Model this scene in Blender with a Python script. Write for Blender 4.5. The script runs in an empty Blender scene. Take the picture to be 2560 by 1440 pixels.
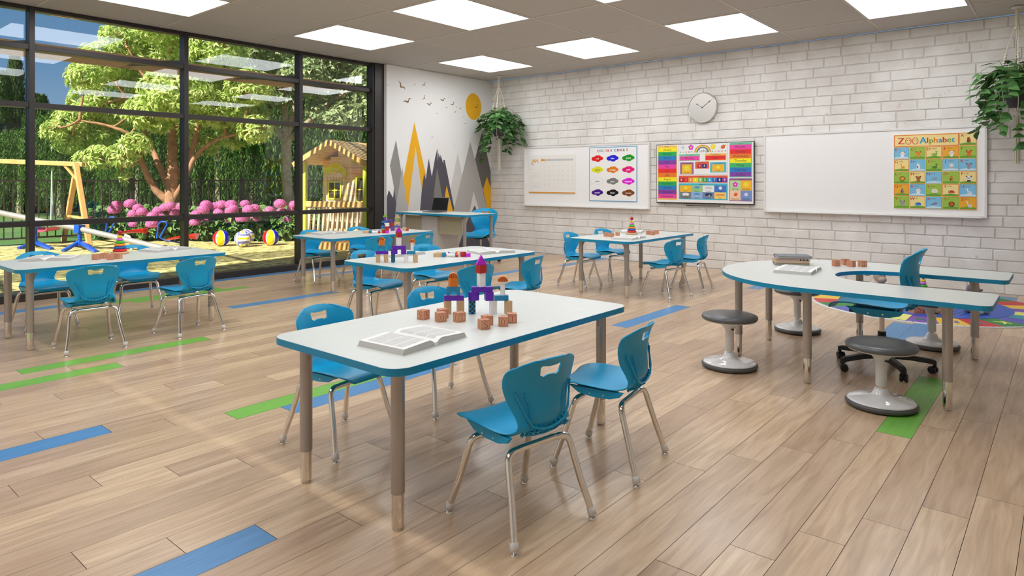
import bpy, math, random
from mathutils import Vector, Matrix
random.seed(7)
SC = bpy.context.scene
COL = SC.collection
PI = math.pi
R = math.radians

def lin(c):
    return tuple(((v/255)/12.92 if v/255 <= .04045 else ((v/255+.055)/1.055)**2.4) for v in c[:3]) + (1.0,)

# ------------------------------------------------------------------ camera
FPX, HZ, CAMH, YAW = 1663.0, 450.0, 1.4, R(40.09)
cam = bpy.data.cameras.new('camera'); camo = bpy.data.objects.new('camera', cam); COL.objects.link(camo)
cam.sensor_width = 36; cam.lens = FPX/2560*36; cam.shift_y = -(720-HZ)/2560; cam.clip_end = 400; cam.clip_start = .05
camo.location = (0, 0, CAMH); camo.rotation_euler = (R(90), 0, YAW-R(90))
SC.camera = camo
FW = Vector((math.cos(YAW), math.sin(YAW), 0)); RT = Vector((math.sin(YAW), -math.cos(YAW), 0))
def tp(u, v, z=0.0):
    """point at height z met by the sight line through (u, v)"""
    d = (CAMH-z)*FPX/(v-HZ); p = FW*d + RT*(d*(u-1280)/FPX); return Vector((p.x, p.y, z))
def at(u, v, d):
    """point at distance d along the view"""
    p = FW*d + RT*(d*(u-1280)/FPX); return Vector((p.x, p.y, CAMH-(v-HZ)*d/FPX))

# ------------------------------------------------------------------ world, sun, exposure
SC.view_settings.view_transform = 'Standard'; SC.view_settings.look = 'None'
SC.view_settings.exposure = 0.0; SC.view_settings.gamma = 1.0; SC.view_settings.use_curve_mapping = False
PANEL_L = 6.7
W = bpy.data.worlds.new('sky'); SC.world = W; W.use_nodes = True
nt = W.node_tree; nt.nodes.clear()
def N(nt, t, **k):
    n = nt.nodes.new(t)
    for a, b in k.items(): setattr(n, a, b)
    return n
wo = N(nt, 'ShaderNodeOutputWorld'); bg = N(nt, 'ShaderNodeBackground'); bg.inputs[1].default_value = 0.9
tc = N(nt, 'ShaderNodeTexCoord'); sx = N(nt, 'ShaderNodeSeparateXYZ'); rp = N(nt, 'ShaderNodeValToRGB')
nt.links.new(tc.outputs['Generated'], sx.inputs[0]); nt.links.new(sx.outputs[2], rp.inputs[0])
rp.color_ramp.elements[0].position = 0.0; rp.color_ramp.elements[0].color = lin((176, 200, 222))
rp.color_ramp.elements[1].position = 0.6; rp.color_ramp.elements[1].color = lin((50, 96, 150))
e = rp.color_ramp.elements.new(0.14); e.color = lin((112, 156, 200))
no = N(nt, 'ShaderNodeTexNoise'); no.inputs['Scale'].default_value = 5.5; no.inputs['Detail'].default_value = 7
mp = N(nt, 'ShaderNodeMapping'); mp.inputs['Scale'].default_value = (1, 1, 2.6)
nt.links.new(tc.outputs['Generated'], mp.inputs[0]); nt.links.new(mp.outputs[0], no.inputs['Vector'])
cr = N(nt, 'ShaderNodeValToRGB'); cr.color_ramp.elements[0].position = .56; cr.color_ramp.elements[1].position = .78
cr.color_ramp.elements[1].color = (.7, .7, .7, 1)
nt.links.new(no.outputs[0], cr.inputs[0])
mx = N(nt, 'ShaderNodeMixRGB'); mx.inputs[2].default_value = lin((214, 210, 212))
nt.links.new(cr.outputs[0], mx.inputs[0]); nt.links.new(rp.outputs[0], mx.inputs[1])
nt.links.new(mx.outputs[0], bg.inputs[0]); nt.links.new(bg.outputs[0], wo.inputs[0])
sun = bpy.data.lights.new('sun', 'SUN'); suno = bpy.data.objects.new('sun', sun); COL.objects.link(suno)
sun.energy = 10.0; sun.angle = R(.6); sun.color = (1, .94, .82)
suno.rotation_euler = Vector((.75, .12, -.65)).to_track_quat('-Z', 'Y').to_euler(); suno.location = (-20, 20, 30)
SC.cycles.use_denoising = True
SC.cycles.max_bounces = 10; SC.cycles.diffuse_bounces = 4; SC.cycles.glossy_bounces = 4
SC.cycles.transparent_max_bounces = 16; SC.cycles.sample_clamp_indirect = 6

# ------------------------------------------------------------------ materials
MATS = {}
def mat(name, col, rough=.5, metal=0., coat=0., noise=None, bump=None, spec=.5):
    """noise=(scale, amount[, colour2[, stretch]]), bump=(scale, strength)"""
    if name in MATS: return MATS[name]
    m = bpy.data.materials.new(name); m.use_nodes = True; MATS[name] = m
    nt = m.node_tree; b = nt.nodes['Principled BSDF']
    b.inputs['Base Color'].default_value = lin(col); b.inputs['Roughness'].default_value = rough
    b.inputs['Metallic'].default_value = metal; b.inputs['Coat Weight'].default_value = coat
    b.inputs['Specular IOR Level'].default_value = spec
    tc = N(nt, 'ShaderNodeTexCoord')
    if noise:
        sc, am = noise[0], noise[1]; c2 = noise[2] if len(noise) > 2 else tuple(v*.75 for v in col)
        n = N(nt, 'ShaderNodeTexNoise'); n.inputs['Scale'].default_value = sc; n.inputs['Detail'].default_value = 5
        if len(noise) > 3:
            mp = N(nt, 'ShaderNodeMapping'); mp.inputs['Scale'].default_value = noise[3]
            nt.links.new(tc.outputs['Object'], mp.inputs[0]); nt.links.new(mp.outputs[0], n.inputs['Vector'])
        else: nt.links.new(tc.outputs['Object'], n.inputs['Vector'])
        r = N(nt, 'ShaderNodeValToRGB'); r.color_ramp.elements[0].position = .5-am*.3; r.color_ramp.elements[1].position = .5+am*.3
        r.color_ramp.elements[0].color = lin(c2); r.color_ramp.elements[1].color = lin(col)
        nt.links.new(n.outputs[0], r.inputs[0]); nt.links.new(r.outputs[0], b.inputs['Base Color'])
    if bump:
        n2 = N(nt, 'ShaderNodeTexNoise'); n2.inputs['Scale'].default_value = bump[0]; n2.inputs['Detail'].default_value = 6
        nt.links.new(tc.outputs['Object'], n2.inputs['Vector'])
        bp = N(nt, 'ShaderNodeBump'); bp.inputs['Strength'].default_value = bump[1]; bp.inputs['Distance'].default_value = .01
        nt.links.new(n2.outputs[0], bp.inputs['Height']); nt.links.new(bp.outputs[0], b.inputs['Normal'])
    return m
def paint(c, rough=.45):
    return mat('paint_%d_%d_%d' % tuple(int(x) for x in c[:3]), c, rough)
def leafmat(name, c1, c2, trans=.35, scale=3.0, rough=.5):
    if name in MATS: return MATS[name]
    m = bpy.data.materials.new(name); m.use_nodes = True; MATS[name] = m
    nt = m.node_tree; nt.nodes.clear(); o = N(nt, 'ShaderNodeOutputMaterial')
    ge = N(nt, 'ShaderNodeNewGeometry'); r = N(nt, 'ShaderNodeValToRGB')
    r.color_ramp.elements[0].color = lin(c1); r.color_ramp.elements[1].color = lin(c2)
    nt.links.new(ge.outputs['Random Per Island'], r.inputs[0])
    d = N(nt, 'ShaderNodeBsdfPrincipled'); d.inputs['Roughness'].default_value = rough; d.inputs['Specular IOR Level'].default_value = .3
    t = N(nt, 'ShaderNodeBsdfTranslucent'); mx = N(nt, 'ShaderNodeMixShader'); mx.inputs[0].default_value = trans
    nt.links.new(r.outputs[0], d.inputs['Base Color']); nt.links.new(r.outputs[0], t.inputs['Color'])
    nt.links.new(d.outputs[0], mx.inputs[1]); nt.links.new(t.outputs[0], mx.inputs[2]); nt.links.new(mx.outputs[0], o.inputs[0])
    return m
def emis(name, col, st):
    if name in MATS: return MATS[name]
    m = bpy.data.materials.new(name); m.use_nodes = True; MATS[name] = m
    nt = m.node_tree; nt.nodes.clear(); o = N(nt, 'ShaderNodeOutputMaterial'); e = N(nt, 'ShaderNodeEmission')
    e.inputs[0].default_value = lin(col); e.inputs[1].default_value = st; nt.links.new(e.outputs[0], o.inputs[0]); return m
def glassmat():
    m = bpy.data.materials.new('window_glass'); m.use_nodes = True
    nt = m.node_tree; nt.nodes.clear(); o = N(nt, 'ShaderNodeOutputMaterial')
    f = N(nt, 'ShaderNodeFresnel'); f.inputs[0].default_value = 1.5
    t = N(nt, 'ShaderNodeBsdfTransparent'); t.inputs[0].default_value = (.955, .975, .97, 1)
    g = N(nt, 'ShaderNodeBsdfGlossy'); g.inputs['Roughness'].default_value = 0.0
    mx = N(nt, 'ShaderNodeMixShader'); nt.links.new(f.outputs[0], mx.inputs[0]); nt.links.new(t.outputs[0], mx.inputs[1])
    nt.links.new(g.outputs[0], mx.inputs[2]); nt.links.new(mx.outputs[0], o.inputs[0]); return m
GLASS = glassmat()
WHITE_LAM = mat('white_laminate', (216, 220, 216), .32, noise=(3, .9, (211, 215, 211), (1, 9, 1)))
EDGE = mat('teal_edge_banding', (6, 140, 182), .38)
TEAL = mat('teal_plastic', (4, 160, 210), .36)
CHROME = mat('chrome', (232, 228, 222), .07, 1.0)
LEGGREY = mat('satin_grey_steel', (176, 168, 160), .28, .55)
FRAME = mat('dark_bronze_aluminium', (58, 54, 52), .38, .35)
CLEARCAP = mat('frosted_cap', (214, 210, 204), .25)
BLACK = mat('black_plastic', (24, 24, 24), .42)
GREYPAD = mat('grey_seat_vinyl', (92, 94, 96), .33)
WHITEGLOSS = mat('white_gloss_plastic', (226, 226, 226), .12, coat=.6)
PLASTW = mat('white_satin_plastic', (214, 212, 208), .3)
RUBBER = mat('grey_rubber', (84, 84, 84), .5)
WOOD = mat('pale_wood', (214, 178, 134), .5, noise=(14, .9, (196, 158, 114), (1, 1, .12)))
PLAYWOOD = mat('play_cube_wood', (222, 176, 138), .5, noise=(30, .8, (206, 158, 120), (1, 1, .15)))
LETTER_RED = mat('letter_red', (200, 74, 62), .5)
PAPER = mat('paper', (244, 243, 239), .6)
PAGEEDGE = mat('page_edge', (206, 205, 200), .7, noise=(90, .8, (180, 179, 175), (.05, .05, 4)))
INK = mat('text_grey', (170, 170, 168), .6, noise=(260, .7, (236, 236, 234)))
WHITEB = mat('whiteboard_surface', (250, 249, 247), .3)
ALU = mat('whiteboard_frame', (232, 230, 227), .4)
LEAF_POTHOS = leafmat('pothos_leaf', (44, 92, 40), (100, 148, 84), .2)
CORD = mat('cotton_cord', (226, 218, 200), .9)

# ------------------------------------------------------------------ mesh builder
class MB:
    def __init__(s): s.v = []; s.f = []; s.m = []; s.s = []; s.M = Matrix.Identity(4)
    def add(s, vs, fs, mi=0, sm=False):
        o = len(s.v); s.v += [tuple(s.M @ Vector(p)) for p in vs]
        for f in fs: s.f.append(tuple(i+o for i in f)); s.m.append(mi); s.s.append(sm)
        return s
    def box(s, c, d, mi=0, rz=0., M=None):
        x, y, z = d[0]/2, d[1]/2, d[2]/2
        vs = [Vector((a*x, b*y, e*z)) for e in (-1, 1) for a, b in ((-1, -1), (1, -1), (1, 1), (-1, 1))]
        Q = M if M else Matrix.Rotation(rz, 4, 'Z')
        vs = [Q @ p + Vector(c) for p in vs]
        return s.add(vs, [(3, 2, 1, 0), (4, 5, 6, 7), (0, 1, 5, 4), (1, 2, 6, 5), (2, 3, 7, 6), (3, 0, 4, 7)], mi)
    def bar(s, a, b, w, h, mi=0):
        a, b = Vector(a), Vector(b); d = b-a; q = d.to_track_quat('Z', 'Y').to_matrix().to_4x4()
        return s.box((a+b)/2, (w, h, d.length), mi, M=q)
    def prism(s, pts, z0, z1, mi=0, mtop=None, mside=None):
        n = len(pts); vs = [(p[0], p[1], z0) for p in pts] + [(p[0], p[1], z1) for p in pts]
        s.add(vs, [tuple(range(n-1, -1, -1))], mi)
        s.add(vs, [tuple(range(n, 2*n))], mi if mtop is None else mtop)
        s.add(vs, [(i, (i+1) % n, n+(i+1) % n, n+i) for i in range(n)], mi if mside is None else mside)
        return s
    def ring(s, outer, inner, z0, z1, mi=0):
        n = len(outer); vs = [(*p, z) for z in (z0, z1) for p in outer] + [(*p, z) for z in (z0, z1) for p in inner]
        f = []
        for i in range(n):
            j = (i+1) % n
            f += [(i, j, n+j, n+i), (2*n+j, 2*n+i, 3*n+i, 3*n+j), (n+i, n+j, 3*n+j, 3*n+i), (j, i, 2*n+i, 2*n+j)]
        return s.add(vs, f, mi)
    def lathe(s, prof, c=(0, 0, 0), n=24, mi=0, sm=True, M=None, cap=True):
        """prof: (radius, z) from bottom to top"""
        Q = M or Matrix.Identity(4); vs = []; f = []
        for r, z in prof:
            for k in range(n):
                a = 2*PI*k/n; vs.append(Q @ Vector((r*math.cos(a), r*math.sin(a), z)) + Vector(c))
        for i in range(len(prof)-1):
            for k in range(n):
                l = (k+1) % n; f.append((i*n+k, i*n+l, (i+1)*n+l, (i+1)*n+k))
        s.add(vs, f, mi, sm)
        if cap:
            if prof[0][0] > 1e-5: s.add(vs, [tuple(range(n-1, -1, -1))], mi)
            if prof[-1][0] > 1e-5: s.add(vs, [tuple(range((len(prof)-1)*n, len(prof)*n))], mi)
        return s
    def cyl(s, a, b, r, n=16, mi=0, r2=None):
        a, b = Vector(a), Vector(b); d = b-a; q = d.to_track_quat('Z', 'Y').to_matrix().to_4x4()
        return s.lathe([(r, 0), (r if r2 is None else r2, d.length)], a, n, mi, M=q)
    def sphere(s, c, r, n=20, m=12, mi=0, sc=(1, 1, 1), M=None):
        prof = [(max(1e-6, math.sin(PI*i/m)), -math.cos(PI*i/m)) for i in range(m+1)]
        Q = (M or Matrix.Identity(4)) @ Matrix.Diagonal((r*sc[0], r*sc[1], r*sc[2], 1))
        return s.lathe(prof, c, n, mi, M=Q, cap=False)
    def tube(s, pts, r, n=10, mi=0, cap=True):
        pts = [Vector(p) for p in pts]; rs = r if isinstance(r, (list, tuple)) else [r]*len(pts)
        vs = []; f = []; up = None
        for i, p in enumerate(pts):
            t = (pts[min(i+1, len(pts)-1)]-pts[max(i-1, 0)]).normalized()
            if up is None: up = t.orthogonal().normalized()
            up = (up - t*up.dot(t)).normalized(); w = t.cross(up)
            for k in range(n):
                a = 2*PI*k/n; vs.append(p + (up*math.cos(a)+w*math.sin(a))*rs[i])
        for i in range(len(pts)-1):
            for k in range(n):
                l = (k+1) % n; f.append((i*n+k, i*n+l, (i+1)*n+l, (i+1)*n+k))
        s.add(vs, f, mi, True)
        if cap: s.add(vs, [tuple(range(n-1, -1, -1)), tuple(range((len(pts)-1)*n, len(pts)*n))], mi)
        return s
    def torus(s, c, R0, r, n=28, m=12, mi=0, M=None, sz=1.):
        Q = M or Matrix.Identity(4); vs = []; f = []
        for i in range(n):
            a = 2*PI*i/n
            for k in range(m):
                b = 2*PI*k/m; rr = R0+r*math.cos(b); vs.append(Q @ Vector((rr*math.cos(a), rr*math.sin(a), r*sz*math.sin(b))) + Vector(c))
        for i in range(n):
            for k in range(m):
                j, l = (i+1) % n, (k+1) % m; f.append((i*m+k, j*m+k, j*m+l, i*m+l))
        return s.add(vs, f, mi, True)
    def mesh(s, name, mats):
        me = bpy.data.meshes.new(name); me.from_pydata(s.v, [], s.f)
        me.polygons.foreach_set('material_index', s.m); me.polygons.foreach_set('use_smooth', s.s)
        for m in (mats if isinstance(mats, (list, tuple)) else [mats]): me.materials.append(m)
        me.update(); return me
    def build(s, name, mats, parent=None, bevel=0, loc=None, rz=0):
        return put(name, s.mesh(name, mats), parent, bevel, loc, rz)
def put(name, me, parent=None, bevel=0, loc=None, rz=0):
    o = bpy.data.objects.new(name, me); COL.objects.link(o)
    if parent: o.parent = parent
    if loc is not None: o.location = loc
    if rz: o.rotation_euler.z = rz
    if bevel:
        b = o.modifiers.new('bevel', 'BEVEL'); b.width = bevel; b.segments = 2; b.limit_method = 'ANGLE'; b.angle_limit = R(40)
    return o
def tag(o, label=None, cat=None, group=None, kind=None):
    if label: o['label'] = label
    if cat: o['category'] = cat
    if group: o['group'] = group
    if kind: o['kind'] = kind
    return o
def thing(name, label, cat, loc=(0, 0, 0), rz=0., group=None, kind=None):
    o = bpy.data.objects.new(name, None); COL.objects.link(o); o.location = loc; o.rotation_euler = (0, 0, rz)
    o.empty_display_size = .1
    return tag(o, label, cat, group, kind)
def dup(root, loc, rz, label=None, group=None, scale=None):
    def cp(o, par):
        c = o.copy(); COL.objects.link(c); c.parent = par
        for ch in list(o.children): cp(ch, c)
        return c
    r = cp(root, None); r.location = loc; r.rotation_euler = (0, 0, rz)
    if scale: r.scale = scale
    if label: r['label'] = label
    if group: r['group'] = group
    return r
def rrect(w, d, r, k=7, cx=0, cy=0):
    p = []
    for sx, sy, a0 in ((1, 1, 0), (-1, 1, 90), (-1, -1, 180), (1, -1, 270)):
        for i in range(k+1):
            a = R(a0+90*i/k); p.append((cx+sx*(w/2-r)+r*math.cos(a), cy+sy*(d/2-r)+r*math.sin(a)))
    return p
def clip(poly, x0, x1, y0, y1):
    for ax, lim, sg in ((0, x0, 1), (0, x1, -1), (1, y0, 1), (1, y1, -1)):
        out = []
        for i in range(len(poly)):
            a, b = poly[i-1], poly[i]; ia, ib = (a[ax]-lim)*sg >= 0, (b[ax]-lim)*sg >= 0
            if ia != ib:
                t = (lim-a[ax])/(b[ax]-a[ax]); out.append((a[0]+t*(b[0]-a[0]), a[1]+t*(b[1]-a[1])))
            if ib: out.append(b)
        poly = out
        if not poly: return []
    return poly

# ------------------------------------------------------------------ flat printed artwork on a plane
_TXT = {}
def text_geo(s):
    if s not in _TXT:
        cu = bpy.data.curves.new('t', 'FONT'); cu.body = s; cu.size = 1; cu.resolution_u = 2
        cu.align_x = 'CENTER'; cu.align_y = 'CENTER'
        o = bpy.data.objects.new('t', cu); me = bpy.data.meshes.new_from_object(o)
        vs = [(v.co.x, v.co.y) for v in me.vertices]; fs = [tuple(p.vertices) for p in me.polygons]
        bpy.data.objects.remove(o); bpy.data.meshes.remove(me); bpy.data.curves.remove(cu)
        x0, x1 = min(v[0] for v in vs), max(v[0] for v in vs); y0, y1 = min(v[1] for v in vs), max(v[1] for v in vs)
        _TXT[s] = (vs, fs, x0, x1, y0, y1)
    return _TXT[s]
class Art:
    """coloured shapes laid on a plane; u to the right, v up, each later shape a hair further out"""
    def __init__(s, O, U, V, Nn, step=.00025):
        s.O, s.U, s.V, s.N = Vector(O), Vector(U), Vector(V), Vector(Nn); s.k = 1; s.step = step; s.mb = MB(); s.mats = []; s.ix = {}; s.bx = []
    def mi(s, c):
        key = c if isinstance(c, tuple) else c.name
        if key not in s.ix: s.ix[key] = len(s.mats); s.mats.append(paint(c) if isinstance(c, tuple) else c)
        return s.ix[key]
    def lay(s, us, vs):
        """put the next shape one step above whatever it overlaps"""
        a, b, c, d = min(us)+1e-5, max(us)-1e-5, min(vs)+1e-5, max(vs)-1e-5; k = 0
        for (e, f, g, h, l) in s.bx:
            if l > k and a < f and b > e and c < h and d > g: k = l
        s.k = k+1; s.bx.append((a, b, c, d, s.k))
    def P(s, u, v): return s.O + s.U*u + s.V*v + s.N*(s.step*s.k)
    def poly(s, pts, c, up=True):
        if len(pts) < 3: return
        s.lay([p[0] for p in pts], [p[1] for p in pts])
        s.mb.add([s.P(*p) for p in pts], [tuple(range(len(pts)))], s.mi(c))
        if up: s.k += 1
    def rect(s, u0, v0, u1, v1, c, up=True): s.poly([(u0, v0), (u1, v0), (u1, v1), (u0, v1)], c, up)
    def frame(s, u0, v0, u1, v1, w, c):
        for a in ((u0, v0, u1, v0+w), (u0, v1-w, u1, v1), (u0, v0+w, u0+w, v1-w), (u1-w, v0+w, u1, v1-w)): s.rect(*a, c, False)
        s.k += 1
    def ell(s, u, v, a, b, c, rot=0., n=18, up=True):
        ca, sa = math.cos(rot), math.sin(rot)
        s.poly([(u+a*math.cos(t)*ca-b*math.sin(t)*sa, v+a*math.cos(t)*sa+b*math.sin(t)*ca) for t in (2*PI*i/n for i in range(n))], c, up)
    def line(s, pts, w, c, up=True):
        for i in range(len(pts)-1):
            a, b = Vector(pts[i]), Vector(pts[i+1]); d = (b-a); 
            if d.length < 1e-9: continue
            n = Vector((-d.y, d.x)).normalized()*(w/2); e = d.normalized()*(w*.2)
            s.poly([tuple(a-n-e), tuple(b-n+e), tuple(b+n+e), tuple(a+n-e)], c, False)
        if up: s.k += 1
    def star(s, u, v, r, c, n=5, inner=.45, rot=PI/2):
        s.poly([(u+(r if i % 2 == 0 else r*inner)*math.cos(rot+PI*i/n), v+(r if i % 2 == 0 else r*inner)*math.sin(rot+PI*i/n)) for i in range(2*n)], c)
    def text(s, t, u, v, h, c, width=None, bold=0.):
        vs, fs, x0, x1, y0, y1 = text_geo(t); sy = h/.72; sx = sy
        if width: sx = min(sx*1.4, width/(x1-x0)) if width < (x1-x0)*sx else sx
        cx = (x0+x1)/2; m = s.mi(c); base = .36; s.lay([u-(x1-x0)*sx/2-bold, u+(x1-x0)*sx/2+bold], [v+y0*sy, v+y1*sy])
        for dx in ((0,) if not bold else (-bold, 0, bold)):
            s.k += .2; s.mb.add([s.P(u+(a-cx)*sx+dx, v+(b-base+.36)*sy) for a, b in vs], fs, m)
        s.k += 1
    def build(s, name, parent=None): return s.mb.build(name, s.mats, parent)

# ================================================================== THE ROOM
X0, X1, Y0, YW, YM, ZC = -2.2, 10.1, -3.2, 9.27, 9.07, 3.407
# ---- floor: planks along X
def floor_mat():
    m = bpy.data.materials.new('oak_planks'); m.use_nodes = True; nt = m.node_tree; b = nt.nodes['Principled BSDF']
    at_ = N(nt, 'ShaderNodeAttribute', attribute_name='tone'); tc = N(nt, 'ShaderNodeTexCoord')
    mp = N(nt, 'ShaderNodeMapping'); mp.inputs['Scale'].default_value = (1.1, 11, 1)
    ad = N(nt, 'ShaderNodeVectorMath', operation='ADD'); cb = N(nt, 'ShaderNodeCombineXYZ'); mu = N(nt, 'ShaderNodeMath', operation='MULTIPLY'); mu.inputs[1].default_value = 37
    nt.links.new(at_.outputs['Fac'], mu.inputs[0]); nt.links.new(mu.outputs[0], cb.inputs[0]); nt.links.new(mu.outputs[0], cb.inputs[2])
    nt.links.new(tc.outputs['Object'], ad.inputs[0]); nt.links.new(cb.outputs[0], ad.inputs[1]); nt.links.new(ad.outputs[0], mp.inputs[0])
    n1 = N(nt, 'ShaderNodeTexNoise'); n1.inputs['Scale'].default_value = 2.2; n1.inputs['Detail'].default_value = 9; n1.inputs['Distortion'].default_value = .9
    nt.links.new(mp.outputs[0], n1.inputs['Vector'])
    n2 = N(nt, 'ShaderNodeTexNoise'); n2.inputs['Scale'].default_value = 14; n2.inputs['Detail'].default_value = 6
    mp2 = N(nt, 'ShaderNodeMapping'); mp2.inputs['Scale'].default_value = (.35, 9, 1); nt.links.new(ad.outputs[0], mp2.inputs[0]); nt.links.new(mp2.outputs[0], n2.inputs['Vector'])
    r1 = N(nt, 'ShaderNodeValToRGB'); r1.color_ramp.elements[0].position = .32; r1.color_ramp.elements[1].position = .68
    r1.color_ramp.elements[0].color = lin((196, 170, 144)); r1.color_ramp.elements[1].color = lin((228, 205, 178)); e = r1.color_ramp.elements.new(.5); e.color = lin((215, 189, 160))
    nt.links.new(n1.outputs[0], r1.inputs[0])
    r2 = N(nt, 'ShaderNodeValToRGB'); r2.color_ramp.elements[0].position = .3; r2.color_ramp.elements[1].position = .7
    r2.color_ramp.elements[0].color = (.91, .91, .91, 1); r2.color_ramp.elements[1].color = (1.02, 1.02, 1.02, 1); nt.links.new(n2.outputs[0], r2.inputs[0])
    m1 = N(nt, 'ShaderNodeMixRGB', blend_type='MULTIPLY'); m1.inputs[0].default_value = 1; nt.links.new(r1.outputs[0], m1.inputs[1]); nt.links.new(r2.outputs[0], m1.inputs[2])
    r3 = N(nt, 'ShaderNodeValToRGB'); r3.color_ramp.elements[0].color = lin((222, 212, 206)); r3.color_ramp.elements[1].color = lin((255, 250, 240)); nt.links.new(at_.outputs['Fac'], r3.inputs[0])
    m2 = N(nt, 'ShaderNodeMixRGB', blend_type='MULTIPLY'); m2.inputs[0].default_value = 1; nt.links.new(m1.outputs[0], m2.inputs[1]); nt.links.new(r3.outputs[0], m2.inputs[2])
    nt.links.new(m2.outputs[0], b.inputs['Base Color']); b.inputs['Roughness'].default_value = .3; b.inputs['Coat Weight'].default_value = .12; b.inputs['Coat Roughness'].default_value = .12
    bp = N(nt, 'ShaderNodeBump'); bp.inputs['Strength'].default_value = .06; bp.inputs['Distance'].default_value = .004; nt.links.new(n2.outputs[0], bp.inputs['Height']); nt.links.new(bp.outputs[0], b.inputs['Normal'])
    return m
PW, PL, ST = .1705, 1.3735, .2747
SPECIAL = {(19, .02): 1, (9, .02): 1, (17, 1.944): 2, (16, 2.219): 1, (29, 1.395): 2, (27, .571): 2, (43, 3.04): 2, (44, 2.769): 2, (36, 3.593): 1,
           (45, 1.12): 1, (45, -.25): 1, (48, 3.04): 1, (48, 4.415): 1, (48, 5.79): 1, (14, 5.516): 1, (-1, 4.142): 2, (2, 6.065): 1, (1, 6.34): 1,
           (13, 8.537): 1, (32, 8.81): 1, (33, 7.164): 1, (44, 5.516): 1, (-2, 8.537): 1, (40, 6.615): 1}
mb = MB(); tones = []
mb.box(((X0+X1)/2, (Y0+9.3)/2, -.06), (X1-X0, 9.3-Y0, .114), 1); tones += [0]*6
for r in range(-24, 50):
    ya, yb = .835+r*PW, .835+(r+1)*PW; x = 2.494-ST*r; x -= PL*math.ceil((x-X0)/PL)
    while x < X1:
        mi = 0
        for (rr, xs), k in SPECIAL.items():
            if rr == r and abs(xs-x) < .15: mi = 1+k
        a, b, c, d = max(x, X0)+.0012, min(x+PL, X1)-.0012, ya+.0010, min(yb, 9.3)-.0010
        if b > a and d > c: mb.add([(a, c, 0), (b, c, 0), (b, d, 0), (a, d, 0)], [(0, 1, 2, 3)], mi); tones.append(random.random())
        x += PL
me = mb.mesh('floor', [floor_mat(), mat('plank_gap', (96, 76, 58), .8), mat('blue_plank', (84, 146, 200), .34, noise=(5, .8, (70, 130, 184), (1, 10, 1))), mat('green_plank', (124, 190, 78), .34, noise=(5, .8, (108, 174, 66), (1, 10, 1)))])
at_ = me.attributes.new('tone', 'FLOAT', 'FACE'); at_.data.foreach_set('value', tones)
tag(put('floor', me), kind='structure')
# ---- ceiling: tiles with an exposed grid
CEILM = mat('mineral_fibre_tile', (200, 195, 189), .9, noise=(160, .35, (188, 182, 175)), bump=(300, .25))
mb = MB(); LX = [8.54, 5.785, 3.03, .275]; LY = [7.775, 5.658, 3.541, 1.4235]  # last X column is out of view, added to brighten the foreground
gx = [8.54+.689-1.3775*k for k in range(9)]; gy = [7.775+.529-1.0585*k for k in range(11)]
mb.box(((X0+X1)/2, (Y0+9.3)/2, ZC+.06), (X1-X0, 9.3-Y0, .11), 0)
for x in gx:
    if x > X0: mb.box((x, (Y0+9.25)/2, ZC+.004), (.024, 9.25-Y0, .008), 1)
for y in gy:
    if y > Y0: mb.box(((X0+X1)/2, y, ZC+.0045), (X1-X0, .024, .007), 1)
tag(mb.build('ceiling', [CEILM, mat('ceiling_grid_steel', (206, 198, 188), .4)]), kind='structure')
PANEL = emis('panel_diffuser', (250, 252, 255), PANEL_L); PFR = mat('panel_frame', (214, 208, 200), .4)
names = {(8.54, 7.775): 'nearest the far room corner', (8.54, 5.658): 'above the brick wall left board', (8.54, 3.541): 'above the wall clock', (8.54, 1.4235): 'above the alphabet poster',
         (5.785, 7.775): 'above the far window table', (5.785, 5.658): 'large, in the middle of the ceiling', (5.785, 3.541): 'its corner just showing at the top edge', (3.03, 7.775): 'above the big tree window'}
cl0 = None
for i, x in enumerate(LX):
    for j, y in enumerate(LY):
        lb = 'square white ceiling light panel ' + names.get((x, y), 'unseen over the near side of the room')
        if cl0 is None:
            cl0 = thing('ceiling_light', lb, 'ceiling light', (x, y, ZC), group='square light panels in the ceiling')
            f = MB(); f.ring(rrect(1.354, 1.034, .002, 1), rrect(1.312, 1.012, .001, 1), -.006, .003); f.build('light_frame', PFR, cl0)
            f = MB(); f.box((0, 0, -.001), (1.312, 1.012, .004)); f.build('diffuser', PANEL, cl0)
        else: dup(cl0, (x, y, ZC), 0, lb)
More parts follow.
